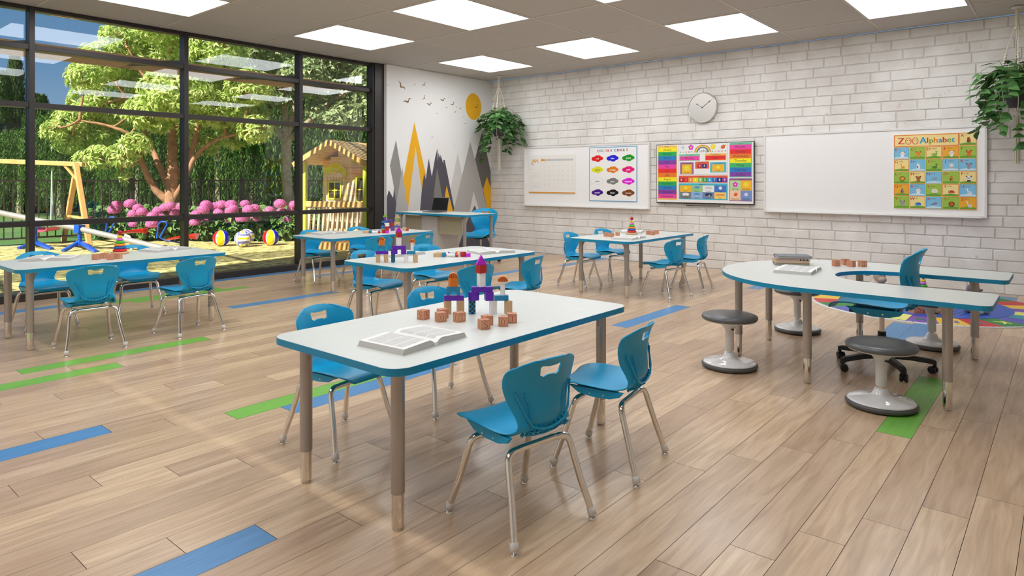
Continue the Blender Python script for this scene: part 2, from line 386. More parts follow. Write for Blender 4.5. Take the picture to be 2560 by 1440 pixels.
# ---- brick wall (X = 10.1)
def brick_mat(name, c1, c2, red):
    m = bpy.data.materials.new(name); m.use_nodes = True; nt = m.node_tree; b = nt.nodes['Principled BSDF']; tc = N(nt, 'ShaderNodeTexCoord')
    n = N(nt, 'ShaderNodeTexNoise'); n.inputs['Scale'].default_value = 3.2; n.inputs['Detail'].default_value = 8; nt.links.new(tc.outputs['Object'], n.inputs['Vector'])
    r = N(nt, 'ShaderNodeValToRGB'); r.color_ramp.elements[0].position = .35; r.color_ramp.elements[1].position = .65; r.color_ramp.elements[0].color = lin(c2); r.color_ramp.elements[1].color = lin(c1); nt.links.new(n.outputs[0], r.inputs[0])
    n2 = N(nt, 'ShaderNodeTexNoise'); n2.inputs['Scale'].default_value = 7; n2.inputs['Detail'].default_value = 12; n2.inputs['Roughness'].default_value = .78; nt.links.new(tc.outputs['Object'], n2.inputs['Vector'])
    r2 = N(nt, 'ShaderNodeValToRGB'); r2.color_ramp.elements[0].position = .585; r2.color_ramp.elements[1].position = .70; r2.color_ramp.elements[0].color = (0, 0, 0, 1); r2.color_ramp.elements[1].color = (.75, .75, .75, 1); nt.links.new(n2.outputs[0], r2.inputs[0])
    mx = N(nt, 'ShaderNodeMixRGB'); mx.inputs[2].default_value = lin(red); nt.links.new(r2.outputs[0], mx.inputs[0]); nt.links.new(r.outputs[0], mx.inputs[1]); nt.links.new(mx.outputs[0], b.inputs['Base Color'])
    n3 = N(nt, 'ShaderNodeTexNoise'); n3.inputs['Scale'].default_value = 22; n3.inputs['Detail'].default_value = 9; nt.links.new(tc.outputs['Object'], n3.inputs['Vector'])
    bp = N(nt, 'ShaderNodeBump'); bp.inputs['Strength'].default_value = .35; bp.inputs['Distance'].default_value = .012; nt.links.new(n3.outputs[0], bp.inputs['Height']); nt.links.new(bp.outputs[0], b.inputs['Normal'])
    b.inputs['Roughness'].default_value = .75; return m
mb = MB(); mb.box((X1+.012+.1, (Y0+9.4)/2, ZC/2), (.2, 9.4-Y0, ZC), 1)
rh = ZC/25.0; rs = random.Random(3)
for k in range(25):
    z0, z1 = k*rh, (k+1)*rh; y = Y0-rs.random()*.3
    if k == 24: z1 = ZC
    while y < YM:
        L = rs.choice((.42, .45, .40, .50, .38, .24, .34)); a, b = max(y, Y0)+.006, min(y+L, YM)-.006
        if b-a > .03:
            j = [rs.uniform(-.003, .003) for _ in range(8)]; g = .0055; dx = rs.uniform(-.002, .002)
            q = [(a+j[0], z0+g+j[1]), (b+j[2], z0+g+j[3]), (b+j[4], z1-g+j[5]), (a+j[6], z1-g+j[7])]
            # subdivided rim so edges look hand cut
            rim = []
            for i in range(4):
                p, t = q[i], q[(i+1) % 4]; n = 7 if i % 2 == 0 else 2
                for s_ in range(n): 
                    w = s_/n; o = rs.uniform(-.0022, .0022) if s_ else 0; rim.append((p[0]+(t[0]-p[0])*w+(o if i % 2 else 0), p[1]+(t[1]-p[1])*w+(0 if i % 2 else o)))
            cy, cz = (a+b)/2, (z0+z1)/2; n = len(rim)
            vb = [(X1+.013, p[0], p[1]) for p in rim]; vf = [(X1+dx+.004, p[0]+(.002 if p[0] < cy else -.002), p[1]+(.002 if p[1] < cz else -.002)) for p in rim]
            vt = [(X1+dx, p[0]+(.007 if p[0] < cy else -.007), p[1]+(.007 if p[1] < cz else -.007)) for p in rim]
            mb.add(vb+vf+vt, [((i+1) % n, i, n+i, n+(i+1) % n) for i in range(n)]+[(n+(i+1) % n, n+i, 2*n+i, 2*n+(i+1) % n) for i in range(n)], 0)
            mb.add(vt, [tuple(range(n-1, -1, -1))], 0)
        y += L
tag(mb.build('wall_right', [brick_mat('whitewashed_brick', (240, 238, 234), (226, 222, 216), (200, 168, 154)), brick_mat('whitewashed_mortar', (220, 217, 212), (210, 206, 200), (196, 176, 164))]), kind='structure')
PL_ = mat('painted_plaster', (240, 238, 234), .8, bump=(60, .05))
tag(MB().box((X0-.1, (Y0+9.3)/2, ZC/2), (.2, 9.3-Y0, ZC)).build('wall_back', PL_), kind='structure')
tag(MB().box(((X0+X1)/2, Y0-.1, ZC/2), (X1-X0+.4, .2, ZC)).build('wall_front', PL_), kind='structure')
# ---- mural wall
wl = tag(MB().box(((7.405+X1+.012)/2, (YM+9.45)/2, ZC/2), (X1+.012-7.405, 9.45-YM, ZC)).build('wall_left', mat('mural_paper', (238, 237, 235), .6)), kind='structure')
A = Art((0, YM, 0), (1, 0, 0), (0, 0, 1), (0, -1, 0), .0004)
Y_, G1, G2, G3, DK, WH, LG = (240, 178, 14), (146, 143, 139), (128, 125, 120), (108, 104, 100), (80, 78, 88), (240, 237, 232), (178, 175, 171)
MUR = [((212, 208, 205), [(9.145,1.915),(8.904,1.045),(8.957,0),(9.396,0),(9.321,1.322)]),
(G1, [(7.615,2.102),(7.349,1.216),(7.349,0),(8.08,0)]),
(WH, [(7.292,2.361),(7.384,2.045),(7.461,1.724),(7.571,1.26),(7.55,1.086),(7.455,1.226),(7.396,1.066),(7.292,1.068)]),
(DK, [(7.292,1.068),(7.396,1.066),(7.455,1.226),(7.55,1.086),(7.571,1.272),(7.622,0.944),(7.467,0),(7.292,0)]),
(Y_, [(8.039,2.441),(7.783,1.424),(7.885,0.853),(7.96,0.372),(8.226,1.181),(8.314,1.412),(8.324,1.486)]),
((214, 211, 208), [(8.071,1.997),(7.885,0.853),(7.767,0),(8.473,0),(8.219,1.218)]),
(LG, [(7.761,1.636),(7.615,0.944),(7.511,0),(8.001,0),(7.885,0.865),(7.783,1.447)]),
(DK, [(8.219,1.218),(8.275,1.517),(8.317,1.412),(8.39,1.798),(8.467,1.462),(8.558,1.847),(8.609,1.993),(8.619,1.749),(8.636,1.911),(8.677,1.813),(8.691,1.876),(8.757,1.714),(8.764,1.782),(8.799,1.778),(9.065,0.811),(9.247,0),(8.08,0)]),
(WH, [(8.653,2.324),(8.558,1.847),(8.609,1.993),(8.619,1.749),(8.636,1.919),(8.677,1.81),(8.691,1.876),(8.757,1.714),(8.767,1.787),(8.802,1.783)]),
(G2, [(8.599,1.624),(8.467,0.844),(8.34,0),(8.993,0),(8.799,0.82)]),
(G3, [(9.839,2.365),(9.632,1.81),(9.858,1.199),(9.998,0.778),(10.181,0),(10.222,0),(10.14,1.455)]),
(LG, [(9.494,2.162),(9.04,0.825),(8.816,0),(10.181,0),(9.918,1.023)]),
(Y_, [(9.986,1.468),(9.866,1.212),(9.998,0.805),(10.181,0),(10.243,0),(10.148,1.127)]),
(Y_, [(8.848,1.294),(8.736,0.798),(8.541,0),(9.266,0),(9.022,0.787)]),
((226, 220, 216), [(9.589,1.17),(9.494,0.835),(9.247,0),(9.938,0),(9.733,0.841)]),
(DK, [(9.434,0.641),(9.624,0.897),(9.958,0.283),(10.132,0),(9.101,0)])]
for c, p in MUR: A.poly(clip(p, 7.41, 10.1, .001, 3.4), c)
A.ell(9.592, 2.853, .226, .262, Y_, n=48)
for (x0, z0, x1, z1) in [(7.672, 3.153, 7.829, 2.999), (7.773, 2.786, 7.971, 2.862), (8.037, 3.108, 8.076, 3.141), (8.222, 3.12, 8.321, 3.187), (8.242, 2.858, 8.301, 2.959), (8.331, 2.80, 8.481, 2.82), (8.677, 2.90, 8.823, 2.942), (8.823, 2.762, 8.866, 2.801), (8.898, 2.976, 8.93, 2.97), (8.951, 2.828, 9.066, 2.9), (9.103, 2.794, 9.14, 2.825), (9.184, 2.781, 9.264, 2.803), (9.038, 2.70, 9.114, 2.729), (8.567, 2.64, 8.621, 2.65), (9.273, 2.616, 9.305, 2.645), (9.325, 2.512, 9.399, 2.517), (8.451, 2.197, 8.506, 2.2), (9.049, 2.051, 9.083, 2.08), (9.61, 2.827, 9.727, 2.906), (7.415, 3.023, 7.455, 3.057)]:
    a, b = Vector((x0, z0)), Vector((x1, z1)); d = b-a; n = Vector((-d.y, d.x)); L = d.length; c = (126, 96, 50)
    m_ = a+d*.52-n*.22
    A.poly([tuple(a), tuple(a+d*.28+n*.05-Vector((0, .0))), tuple(m_+n*.12), tuple(m_-n*.06), tuple(a+d*.25-n*.06)], c, False)
    A.poly([tuple(m_+n*.12), tuple(a+d*.76+n*.12), tuple(b), tuple(a+d*.74-n*.0), tuple(m_-n*.06)], c, False)
A.build('mural', wl)
# ---- glazing in dark frames
posts = [X0, -1.2, .553, 2.31, 4.063, 5.82, 7.405]
for i in range(6):
    a, b = posts[i], posts[i+1]; w = thing('window_%d' % (i+1), None, None, ((a+b)/2, YW, 0), kind='structure'); hw = (b-a)/2
    last = i == 5
    if last:
        MB().box((hw-.115, -.03, ZC/2), (.23, .17, ZC)).build('jamb', FRAME, w, .003); MB().box((hw-.10, -.12, ZC/2), (.20, .03, ZC)).build('jamb_cover', FRAME, w, .003)
    else: MB().box((hw, 0, ZC/2), (.058, .15, ZC)).build('mullion', FRAME, w, .003)
    r_ = hw-.23 if last else hw-.029
    l_ = -hw+.029
    for z in (2.94, 2.268, .892): MB().box(((l_+r_)/2, 0, z), (r_-l_, .13, .062)).build('transom', FRAME, w, .003)
    MB().box(((l_+r_)/2, 0, ZC-.022), (r_-l_, .14, .045)).build('head_frame', FRAME, w, .003)
    MB().box(((l_+r_)/2, 0, .045), (r_-l_, .14, .09)).build('sill_frame', FRAME, w, .003)
    for z0, z1 in ((.09, .861), (.923, 2.237), (2.299, 2.909), (2.971, ZC-.045)):
        MB().box(((l_+r_)/2, .035, (z0+z1)/2), (r_-l_, .012, z1-z0)).build('pane', GLASS, w)

# ================================================================== OUTDOORS
GRASSM = mat('lawn', (96, 132, 64), .9, noise=(1.6, .9, (74, 110, 50)), bump=(40, .6))
def mulch_mat():
    m = bpy.data.materials.new('dry_mulch_ground'); m.use_nodes = True; nt = m.node_tree; b = nt.nodes['Principled BSDF']; tc = N(nt, 'ShaderNodeTexCoord')
    n = N(nt, 'ShaderNodeTexNoise'); n.inputs['Scale'].default_value = 6.5; n.inputs['Detail'].default_value = 7; n.inputs['Roughness'].default_value = .65; nt.links.new(tc.outputs['Object'], n.inputs['Vector'])
    r = N(nt, 'ShaderNodeValToRGB'); el = r.color_ramp.elements; el[0].position = .36; el[0].color = lin((122, 112, 72)); el[1].position = .62; el[1].color = lin((238, 222, 160)); e = el.new(.5); e.color = lin((200, 184, 118)); e = el.new(.43); e.color = lin((150, 148, 88))
    nt.links.new(n.outputs[0], r.inputs[0]); nt.links.new(r.outputs[0], b.inputs['Base Color']); b.inputs['Roughness'].default_value = .9
    n3 = N(nt, 'ShaderNodeTexNoise'); n3.inputs['Scale'].default_value = 30; nt.links.new(tc.outputs['Object'], n3.inputs['Vector']); bp = N(nt, 'ShaderNodeBump'); bp.inputs['Strength'].default_value = .5; bp.inputs['Distance'].default_value = .03; nt.links.new(n3.outputs[0], bp.inputs['Height']); nt.links.new(bp.outputs[0], b.inputs['Normal'])
    return m
tag(MB().box((10, 13.45, -.06), (60, 8.1, .1)).build('ground', mulch_mat()), kind='structure')
tag(MB().box((20, 77.5, -.06), (260, 120, .1)).build('garden_lawn', GRASSM), kind='structure')
# slatted sunshade over the windows outside
cn = thing('sunshade', 'brown slatted sunshade fixed outside above the windows', 'sunshade', (0, 0, 0)); SL = mat('sunshade_slat', (150, 118, 92), .6)
for k in range(10): MB().box((2.8, 10.58+k*.105, 3.2), (10.0, .055, .05)).build('slat', SL, cn)
for x in posts[:-1]+[7.3]: MB().bar((x, 9.33, 3.0), (x, 11.58, 3.24), .05, .07).build('bracket', FRAME, cn)
# unseen wall above the glass, made tall to shade the ground outside
tag(MB().box((3.95, 9.42, ZC+2.55), (12.5, .2, 5.1)).build('shade_wall_1', PL_), kind='structure')
# ---- fence
IRON = mat('fence_iron', (62, 50, 46), .6); FY = 17.4
fr = thing('garden_fence', 'low dark metal picket fence behind the flowering bushes', 'fence', (7, FY, 0))
MB().box((4, 0, 1.385), (26, .04, .035)).build('top_rail', IRON, fr); MB().box((4, 0, .14), (26, .04, .035)).build('bottom_rail', IRON, fr)
for k in range(96): MB().box((-8+k*.157+(0), 0, .75), (.022, .022, 1.25)).build('picket', IRON, fr)
for x in (-6.2, -3.4, -.6, 2.2, 5.0): MB().box((x, .02, .72), (.09, .09, 1.44)).build('fence_post', IRON, fr)
# ---- foliage helpers
def leaf_quad(mb, p, d, n, L, w, mi=0, fold=.25):
    d = d.normalized(); s = d.cross(n).normalized(); n2 = s.cross(d)
    tip = p+d*L-n2*(L*.12); mid = p+d*(L*.45)
    mb.add([p, mid+s*w*.5+n2*w*fold, tip, mid-s*w*.5+n2*w*fold, mid], [(0, 1, 4), (1, 2, 4), (2, 3, 4), (3, 0, 4)], mi)
def rnd(rs): 
    while True:
        v = Vector((rs.uniform(-1, 1), rs.uniform(-1, 1), rs.uniform(-1, 1)))
        if .05 < v.length < 1: return v
def limb(mb, pts, r0, r1, rs, wob=.06, n=8):
    """smooth tapering limb through points"""
    P_ = [Vector(p) for p in pts]; out = []; 
    for i in range(len(P_)-1):
        a, b, c, d = P_[max(i-1, 0)], P_[i], P_[i+1], P_[min(i+2, len(P_)-1)]
        for s_ in range(6):
            t = s_/6; out.append(.5*((2*b)+(c-a)*t+(2*a-5*b+4*c-d)*t*t+(3*b-a-3*c+d)*t**3))
    out.append(P_[-1]); m = len(out)-1
    out = [p+rnd(rs)*wob*(.3 if i in (0, m) else 1)*min(r0*2, .3) for i, p in enumerate(out)]
    mb.tube(out, [r0+(r1-r0)*i/m for i in range(m+1)], n); return out
# ---- big tree in front of the fence
BARK = mat('reddish_bark', (190, 146, 112), .8, noise=(7, .8, (146, 100, 72)), bump=(18, .6))
BARK2 = mat('grey_bark', (186, 172, 146), .85, noise=(9, .8, (140, 126, 104)), bump=(20, .7))
def big_tree(name, label, base, limbs, blobs, bark, leafm, seed, ncl, L, w, droop, leaves=8, r0=.15):
    rs = random.Random(seed); t = thing(name, label, 'tree', base); b = Vector(base); mt = MB(); nodes = []
    for pts, ra, rb in limbs:
        nodes += [p for p in limb(mt, [Vector(p)-b for p in pts], ra, rb, rs)]
    ml = MB(); tw = MB()
    tot = sum(r**2 for _, r in blobs)
    for c, r in blobs:
        c = Vector(c)-b
        near = sorted(nodes, key=lambda q: (q-c).length)[:3]
        hub = near[0].lerp(c, .75); limb(tw, [near[0], near[0].lerp(c, .4)+rnd(rs)*.1, hub], .035, .016, rs, .1, 6)
        for _ in range(int(ncl*r*r/tot)):
            o = rnd(rs); o = o.normalized()*(o.length**.45)*r; o.z *= .75; p = c+o
            if rs.random() < .16: tw.tube([hub, hub.lerp(p, .5)+Vector((0, 0, .05)), p], [.011, .008, .004], 4)
            out = (o.normalized()+Vector((0, 0, .35))).normalized(); a0 = rs.uniform(0, PI)
            sx_ = out.orthogonal().normalized(); sy_ = out.cross(sx_)
            for k in range(leaves):
                a = a0+2*PI*k/leaves+rs.uniform(-.2, .2); d = sx_*math.cos(a)+sy_*math.sin(a)+out*.35+Vector((0, 0, -droop)); q = L*rs.uniform(.75, 1.2)
                leaf_quad(ml, p+rnd(rs)*L*.25, d, out+Vector((0, 0, .6))+rnd(rs)*.3, q, w*rs.uniform(.8, 1.15))
    mt.build('trunk', bark, t); tw.build('branches', bark, t); ml.build('foliage', leafm, t)
    return t
D1 = 16.2
def TL(u, v, dd=0): return at(u, v, D1+dd)
b0 = tp(430, 450+CAMH*FPX/D1)
limbs = [([b0, TL(428, 500), TL(432, 430), TL(428, 340, .2), TL(420, 250, .3), TL(428, 150, .2), TL(430, 80)], .19, .03),
         ([TL(424, 505), TL(385, 470, -.1), TL(352, 400, -.3), TL(335, 350, -.4), TL(290, 320, -.6), TL(200, 300, -.8)], .10, .02),
         ([TL(428, 480), TL(396, 410, .2), TL(368, 345, .3), TL(340, 290, .4), TL(300, 220, .3), TL(260, 170, .2)], .09, .02),
         ([TL(436, 500), TL(462, 450, -.2), TL(490, 390, -.2), TL(540, 350, -.3), TL(600, 335, -.4)], .085, .018),
         ([TL(440, 440), TL(478, 380, .3), TL(500, 300, .3), TL(525, 220, .2), TL(540, 150, 0)], .085, .02),
         ([TL(352, 400, -.3), TL(320, 415, -.4), TL(260, 400, -.6), TL(215, 405, -.7)], .03, .01),
         ([TL(420, 250, .3), TL(360, 190, .2), TL(320, 120, 0)], .06, .02), ([TL(428, 340, .2), TL(470, 270, .5), TL(480, 180, .4)], .06, .02)]
limbs = [([tuple(q) for q in p], a, b) for p, a, b in limbs]
bl = [(140, 325, 32), (190, 300, 50), (175, 350, 40), (240, 335, 45), (230, 250, 55), (300, 270, 62), (215, 190, 42), (260, 150, 60), (330, 190, 75), (320, 90, 62), (400, 130, 85), (400, 55, 60), (470, 90, 85), (540, 120, 75),
      (560, 190, 70), (500, 210, 80), (440, 230, 80), (380, 280, 60), (540, 270, 60), (610, 280, 60), (590, 335, 42), (640, 320, 40), (480, 330, 42), (250, 390, 34), (210, 400, 24), (310, 385, 34), (340, 360, 34), (400, 190, 60), (625, 215, 55), (310, 440, 16), (520, 360, 30)]
rs = random.Random(5)
blobs = [(tuple(TL(u, v, rs.uniform(-1.1, 1.3)*min(1, r/55))), r*D1/FPX) for u, v, r in bl]
big_tree('broadleaf_tree', 'large green tree with reddish branching trunk in the middle of the garden window', tuple(b0), limbs, blobs, BARK, leafmat('fresh_green_leaf', (160, 190, 80), (232, 240, 168), .4), 11, 4300, .17, .062, .35, 7)
D2 = 19.0
def T2(u, v, dd=0): return at(u, v, D2+dd)
b0 = tp(716, 450+CAMH*FPX/D2)
limbs = [([b0, T2(722, 500), T2(715, 420), T2(718, 345)], .17, .12), ([T2(716, 360), T2(690, 320), T2(655, 270), T2(620, 200), T2(600, 130)], .1, .03),
         ([T2(718, 360), T2(712, 280), T2(705, 200), T2(690, 120)], .11, .03), ([T2(720, 350), T2(745, 330), T2(800, 275), T2(850, 240), T2(920, 190)], .11, .03),
         ([T2(722, 350), T2(735, 270), T2(745, 180), T2(740, 100)], .09, .03), ([T2(800, 275), T2(800, 200), T2(810, 120)], .06, .02), ([T2(745, 330), T2(790, 300), T2(860, 285)], .04, .015)]
limbs = [([tuple(q) for q in p], a, b) for p, a, b in limbs]
bl = [(560, 110, 60), (620, 110, 70), (640, 180, 60), (700, 130, 70), (760, 110, 60), (760, 190, 60), (820, 150, 65), (880, 150, 60), (890, 220, 60), (830, 230, 60), (870, 290, 45), (800, 270, 35), (930, 200, 50), (930, 280, 40), (640, 260, 40), (690, 230, 50), (600, 300, 30), (830, 300, 30), (750, 60, 60), (860, 80, 60), (960, 120, 60), (1010, 200, 70)]
blobs = [(tuple(T2(u, v, rs.uniform(-1., 1.2))), r*D2/FPX) for u, v, r in bl]
big_tree('round_leaved_tree', 'grey-barked tree with round dusty leaves behind the wooden playhouse', tuple(b0), limbs, blobs, BARK2, leafmat('dusty_green_leaf', (112, 136, 84), (196, 208, 156), .3), 12, 2600, .15, .12, .1, 5)
# ---- background trees
def willow_mesh(seed):
    rs = random.Random(seed); mb = MB()
    for _ in range(330):
        a = rs.uniform(0, 2*PI); rr = 1.9*rs.random()**.5; z = 6.0-1.2*(rr/1.9)**2*rs.uniform(.5, 1.5); x, y = rr*math.cos(a), rr*math.sin(a)
        L = rs.uniform(1.5, 5.2); n = int(L/.13); ph = rs.uniform(0, 6); p = Vector((x, y, z))
        for k in range(n):
            p = p+Vector((.012*math.sin(ph+k*.3)+x*.004, .012*math.cos(ph+k*.21)+y*.004, -.13))
            if p.z < .25: break
            leaf_quad(mb, p, Vector((rs.uniform(-.7, .7), rs.uniform(-.7, .7), -1)), Vector((rs.uniform(-1, 1), rs.uniform(-1, 1), .3)), rs.uniform(.16, .27), .055)
    for _ in range(900):
        a = rs.uniform(0, 2*PI); o = rnd(rs); p = Vector((1.6*o.x, 1.6*o.y, 4.6+1.5*abs(o.z)))
        leaf_quad(mb, p, rnd(rs)+Vector((0, 0, -.4)), Vector((0, 0, 1))+rnd(rs), rs.uniform(.2, .36), .11)
    return mb
WL = leafmat('willow_leaf', (38, 76, 24), (96, 134, 48), .25)
tr_m = MB().lathe([(.2, 0), (.14, 1.5), (.12, 3.2), (.05, 5.4)], n=10)
wt = []
places = [(50, 26, .60), (150, 25, .64), (255, 27, .66), (345, 24, .64), (450, 27, .74), (545, 25, .82), (635, 28, .98), (725, 26, .95), (815, 27, 1.0), (900, 27, 1.0), (-50, 27, .6), (205, 32, .76), (590, 33, 1.2), (395, 32, .80), (770, 33, 1.2), (490, 33, .95)]
roots = []
for s_ in range(2):
    t = thing('weeping_tree', '', 'tree', (0, 0, 0), group='dark weeping trees beyond the garden fence')
    willow_mesh(40+s_).build('foliage', WL, t); tr_m.build('trunk', BARK2, t); roots.append(t)
wl_lab = 'dark green weeping tree, one of the hanging green mass beyond the garden fence'
for i, (u, d, sc) in enumerate(places):
    p = tp(u, 450+CAMH*FPX/d); r_ = roots[i] if i < 2 else dup(roots[i % 2], p, i*1.3, wl_lab)
    r_.location = p; r_.rotation_euler.z = i*1.3; r_.scale = (sc*1.05, sc*1.05, sc*(.94+.1*(i % 3))); r_['label'] = wl_lab
rs = random.Random(9)
pm = MB()
for _ in range(5200):
    z = rs.uniform(.6, 10.); rr = (.95*math.sin(PI*min(1, (z+1.2)/11.8))**.6)*rs.random()**.35; a = rs.uniform(0, 2*PI); p = Vector((rr*math.cos(a), rr*math.sin(a), z))
    leaf_quad(pm, p, Vector((math.cos(a)*.5, math.sin(a)*.5, 1.2))+rnd(rs)*.5, Vector((math.cos(a), math.sin(a), .2)), rs.uniform(.2, .38), .13)
PL0 = thing('poplar_tree', 'tall narrow poplar rising against the sky at far left', 'tree', tp(38, 450+CAMH*FPX/48), 0, 'poplars far behind the garden')
pm.build('foliage', leafmat('poplar_leaf', (44, 74, 34), (92, 118, 58), .2), PL0); MB().lathe([(.16, 0), (.1, 5), (.03, 9)], n=8).build('trunk', BARK2, PL0); PL0.scale = (.8, .8, 1.02)
for u, d, sc, lb in [(96, 46, (1.1, 1.1, .72), 'shorter poplar standing right behind the leftmost window post'), (4, 46, (.9, .9, .88), 'poplar cut by the left edge of the picture'), (70, 50, (1.2, 1.2, .62), 'low poplar between the tall poplar and the window post')]:
    o = dup(PL0, tp(u, 450+CAMH*FPX/d), u, lb, scale=sc)
# dense hedge added behind the weeping trees for the shade in their gaps
hm = MB(); rs = random.Random(21)
for _ in range(15000):
    x = rs.uniform(-12, 34); h = (4.2 if x < 13 else 5.4)+.5*math.sin(x*.7)+.3*math.sin(x*2.1); z = rs.uniform(0, h); p = Vector((x, rs.uniform(-.7, .3), z))
    leaf_quad(hm, p, Vector((rs.uniform(-1, 1), rs.uniform(-1, .2), -.6)), Vector((rs.uniform(-.5, .5), -1, .5)), rs.uniform(.35, .6), .26)
hm.box((11, .5, 1.9), (48, .5, 3.8), 1)  # dark slab, its colour stands for shade between the leaves
tag(hm.build('hedge', [leafmat('hedge_leaf', (20, 40, 14), (44, 70, 28), .1), mat('hedge_gap_shade', (16, 28, 12), .9)], loc=(0, 34, 0)), 'tall dark hedge added behind the weeping trees for the shade in their gaps', 'hedge')
# ---- hydrangea bushes
PET = leafmat('pink_petal', (206, 92, 164), (246, 158, 214), .25)
HL = leafmat('hydrangea_leaf', (58, 100, 48), (134, 166, 92), .25)
def head_mesh(seed):
    rs = random.Random(seed); mb = MB()
    n = 110
    for i in range(n):
        y = 1-2*(i+.5)/n; a = i*2.39996; r = math.sqrt(1-y*y); d = Vector((r*math.cos(a), r*math.sin(a), y))
        if d.z < -.65: continue
        c = Vector((d.x*.15, d.y*.15, d.z*.12)); s = d.orthogonal().normalized(); t = d.cross(s)
        for k in range(4):
            b = k*PI/2+i; e = s*math.cos(b)+t*math.sin(b); f = s*math.cos(b+PI/2)+t*math.sin(b+PI/2)
            mb.add([c, c+e*.021+f*.014+d*.004, c+e*.034+d*.001, c+e*.021-f*.014+d*.004], [(0, 1, 2, 3)])
    mb.sphere((0, 0, 0), .122, 12, 8, 1, (1, 1, .8)); return mb.mesh('flower_head', [PET, mat('petal_gap_shade', (150, 56, 112), .8)])  # darker core sphere paints the shade between the petals
HM = [head_mesh(1), head_mesh(2)]
rs = random.Random(31)
bushes = [([(222, 552), (258, 552), (285, 525), (292, 512), (326, 510)], 225, 345, 'leftmost pink hydrangea bush, behind the swing leg'),
          ([(335, 535), (355, 530), (335, 560), (345, 520), (382, 540), (395, 528)], 330, 420, 'pink hydrangea bush between the swing and the tree trunk'),
          ([(412, 520), (425, 515), (438, 532), (405, 540), (455, 516), (380, 560)], 400, 470, 'pink hydrangea bush at the foot of the tree trunk'),
          ([(487, 556), (515, 556), (490, 536), (508, 525), (515, 512), (538, 517)], 470, 560, 'pink hydrangea bush behind the blue and yellow ball'),
          ([(555, 512), (548, 532), (578, 512), (575, 528), (583, 522), (574, 550), (600, 545)], 550, 630, 'pink hydrangea bush behind the two volleyballs'),
          ([(613, 510), (622, 525), (636, 522), (605, 545), (640, 545)], 610, 690, 'pink hydrangea bush behind the right beach ball'),
          ([(674, 526), (700, 510), (705, 532), (718, 548), (732, 522), (735, 512), (757, 550)], 675, 790, 'rightmost pink hydrangea bush, next to the playhouse')]
for i, (heads, u0, u1, lb) in enumerate(bushes):
    uc = (u0+u1)/2; d = 15.6+(.5 if i == 0 else 0); base = tp(uc, 450+CAMH*FPX/d)
    t = thing('hydrangea_bush', lb, 'bush', base, 0, 'pink hydrangeas along the fence'); fo = MB(); st = MB()
    ww = (u1-u0)*d/FPX/2*1.15
    for _ in range(620):
        o = rnd(rs); p = RT*(o.x*ww)+FW*(o.y*.5)+Vector((0, 0, .42+o.z*.42)); 
        if p.z < .06: continue
        leaf_quad(fo, p, Vector((o.x, o.y, -.35))+rnd(rs)*.6-FW*.3, Vector((0, 0, 1))-FW*.5+rnd(rs)*.4, rs.uniform(.13, .22), .105)
    for k in range(9):
        q = RT*rs.uniform(-ww, ww)*.8; st.tube([q*.2, q+Vector((0, 0, .55))], .012, 5)
    fo.build('foliage', HL, t); st.build('stems', mat('green_stem', (92, 110, 60), .7), t)
    for k, (u, v) in enumerate(heads):
        p = at(u, v, d-rs.uniform(.25, .75))-base; h = put('flower_head', HM[k % 2], t, loc=p, rz=k); s_ = rs.uniform(.74, .94); h.scale = (s_, s_, s_)
# ---- playground
PINE = mat('light_pine', (232, 184, 118), .55, noise=(6, .8, (214, 160, 92), (1, 1, .2)))
BLUEP = mat('blue_powder_coat', (28, 84, 196), .25); GALV = mat('galvanised_tube', (158, 154, 150), .5, .1); REDP = mat('red_plastic', (222, 30, 24), .25); PINKP = mat('pink_plastic', (232, 90, 116), .35)
dS = 14.6
def S_(u, v, d=dS): return at(u, v, d)
def G_(u, d): return tp(u, 450+CAMH*FPX/d)
sw = thing('swing_set', 'wooden A-frame swing set with pink seat at left', 'swing', tuple(G_(205, dS)))
o0 = Vector(sw.location)
top = S_(191, 408); MB().bar(S_(-150, 397, 14.6)-o0, S_(209, 411)-o0, .11, .10).build('crossbeam', PINE, sw, .01)
MB().bar(top+RT*.02-FW*.05-o0, G_(224, 14.0)-o0, .10, .09).build('leg', PINE, sw, .01); MB().bar(top-RT*.06+FW*.12-o0, G_(159, 15.3)-o0, .10, .09).build('leg', PINE, sw, .01)
MB().bar(S_(161, 412)-o0, S_(196, 452)-o0, .07, .05).build('brace', PINE, sw, .006); MB().bar(S_(172, 540, 15)-o0, S_(218, 547, 14.4)-o0, .06, .05).build('brace', PINE, sw, .006)
for k in (-1, 1): MB().tube([S_(130, 420, 14.7)-o0, S_(130+k*2.5, 552, 14.7+k*.22)-o0], .014, 6).build('rope', mat('pale_rope', (176, 206, 206), .7), sw)
m_ = MB(); c = S_(114, 573, 14.7)-o0; pr_ = [c+RT*(.18*math.cos(PI*k/10)*-1)+Vector((0, 0, .05-.07*math.sin(PI*k/10))) for k in range(11)]
for a, b in zip(pr_, pr_[1:]): m_.add([a-FW*.22, b-FW*.22, b+FW*.22, a+FW*.22, a-FW*.22-Vector((0, 0, .03)), b-FW*.22-Vector((0, 0, .03)), b+FW*.22-Vector((0, 0, .03)), a+FW*.22-Vector((0, 0, .03))], [(0, 1, 2, 3), (7, 6, 5, 4), (0, 4, 5, 1), (2, 6, 7, 3), (1, 5, 6, 2), (3, 7, 4, 0)])
m_.build('seat', PINKP, sw)
ss = thing('seesaw', 'blue seesaw with a long metal beam and red seats', 'seesaw', tuple(G_(199, 13.4))); o1 = Vector(ss.location)
Q = lambda u, v, d: at(u, v, d)-o1
MB().tube([Q(-60, 520, 13.6), Q(199, 572, 13.4), Q(455, 632, 13.2)], .058, 16).build('beam', GALV, ss)
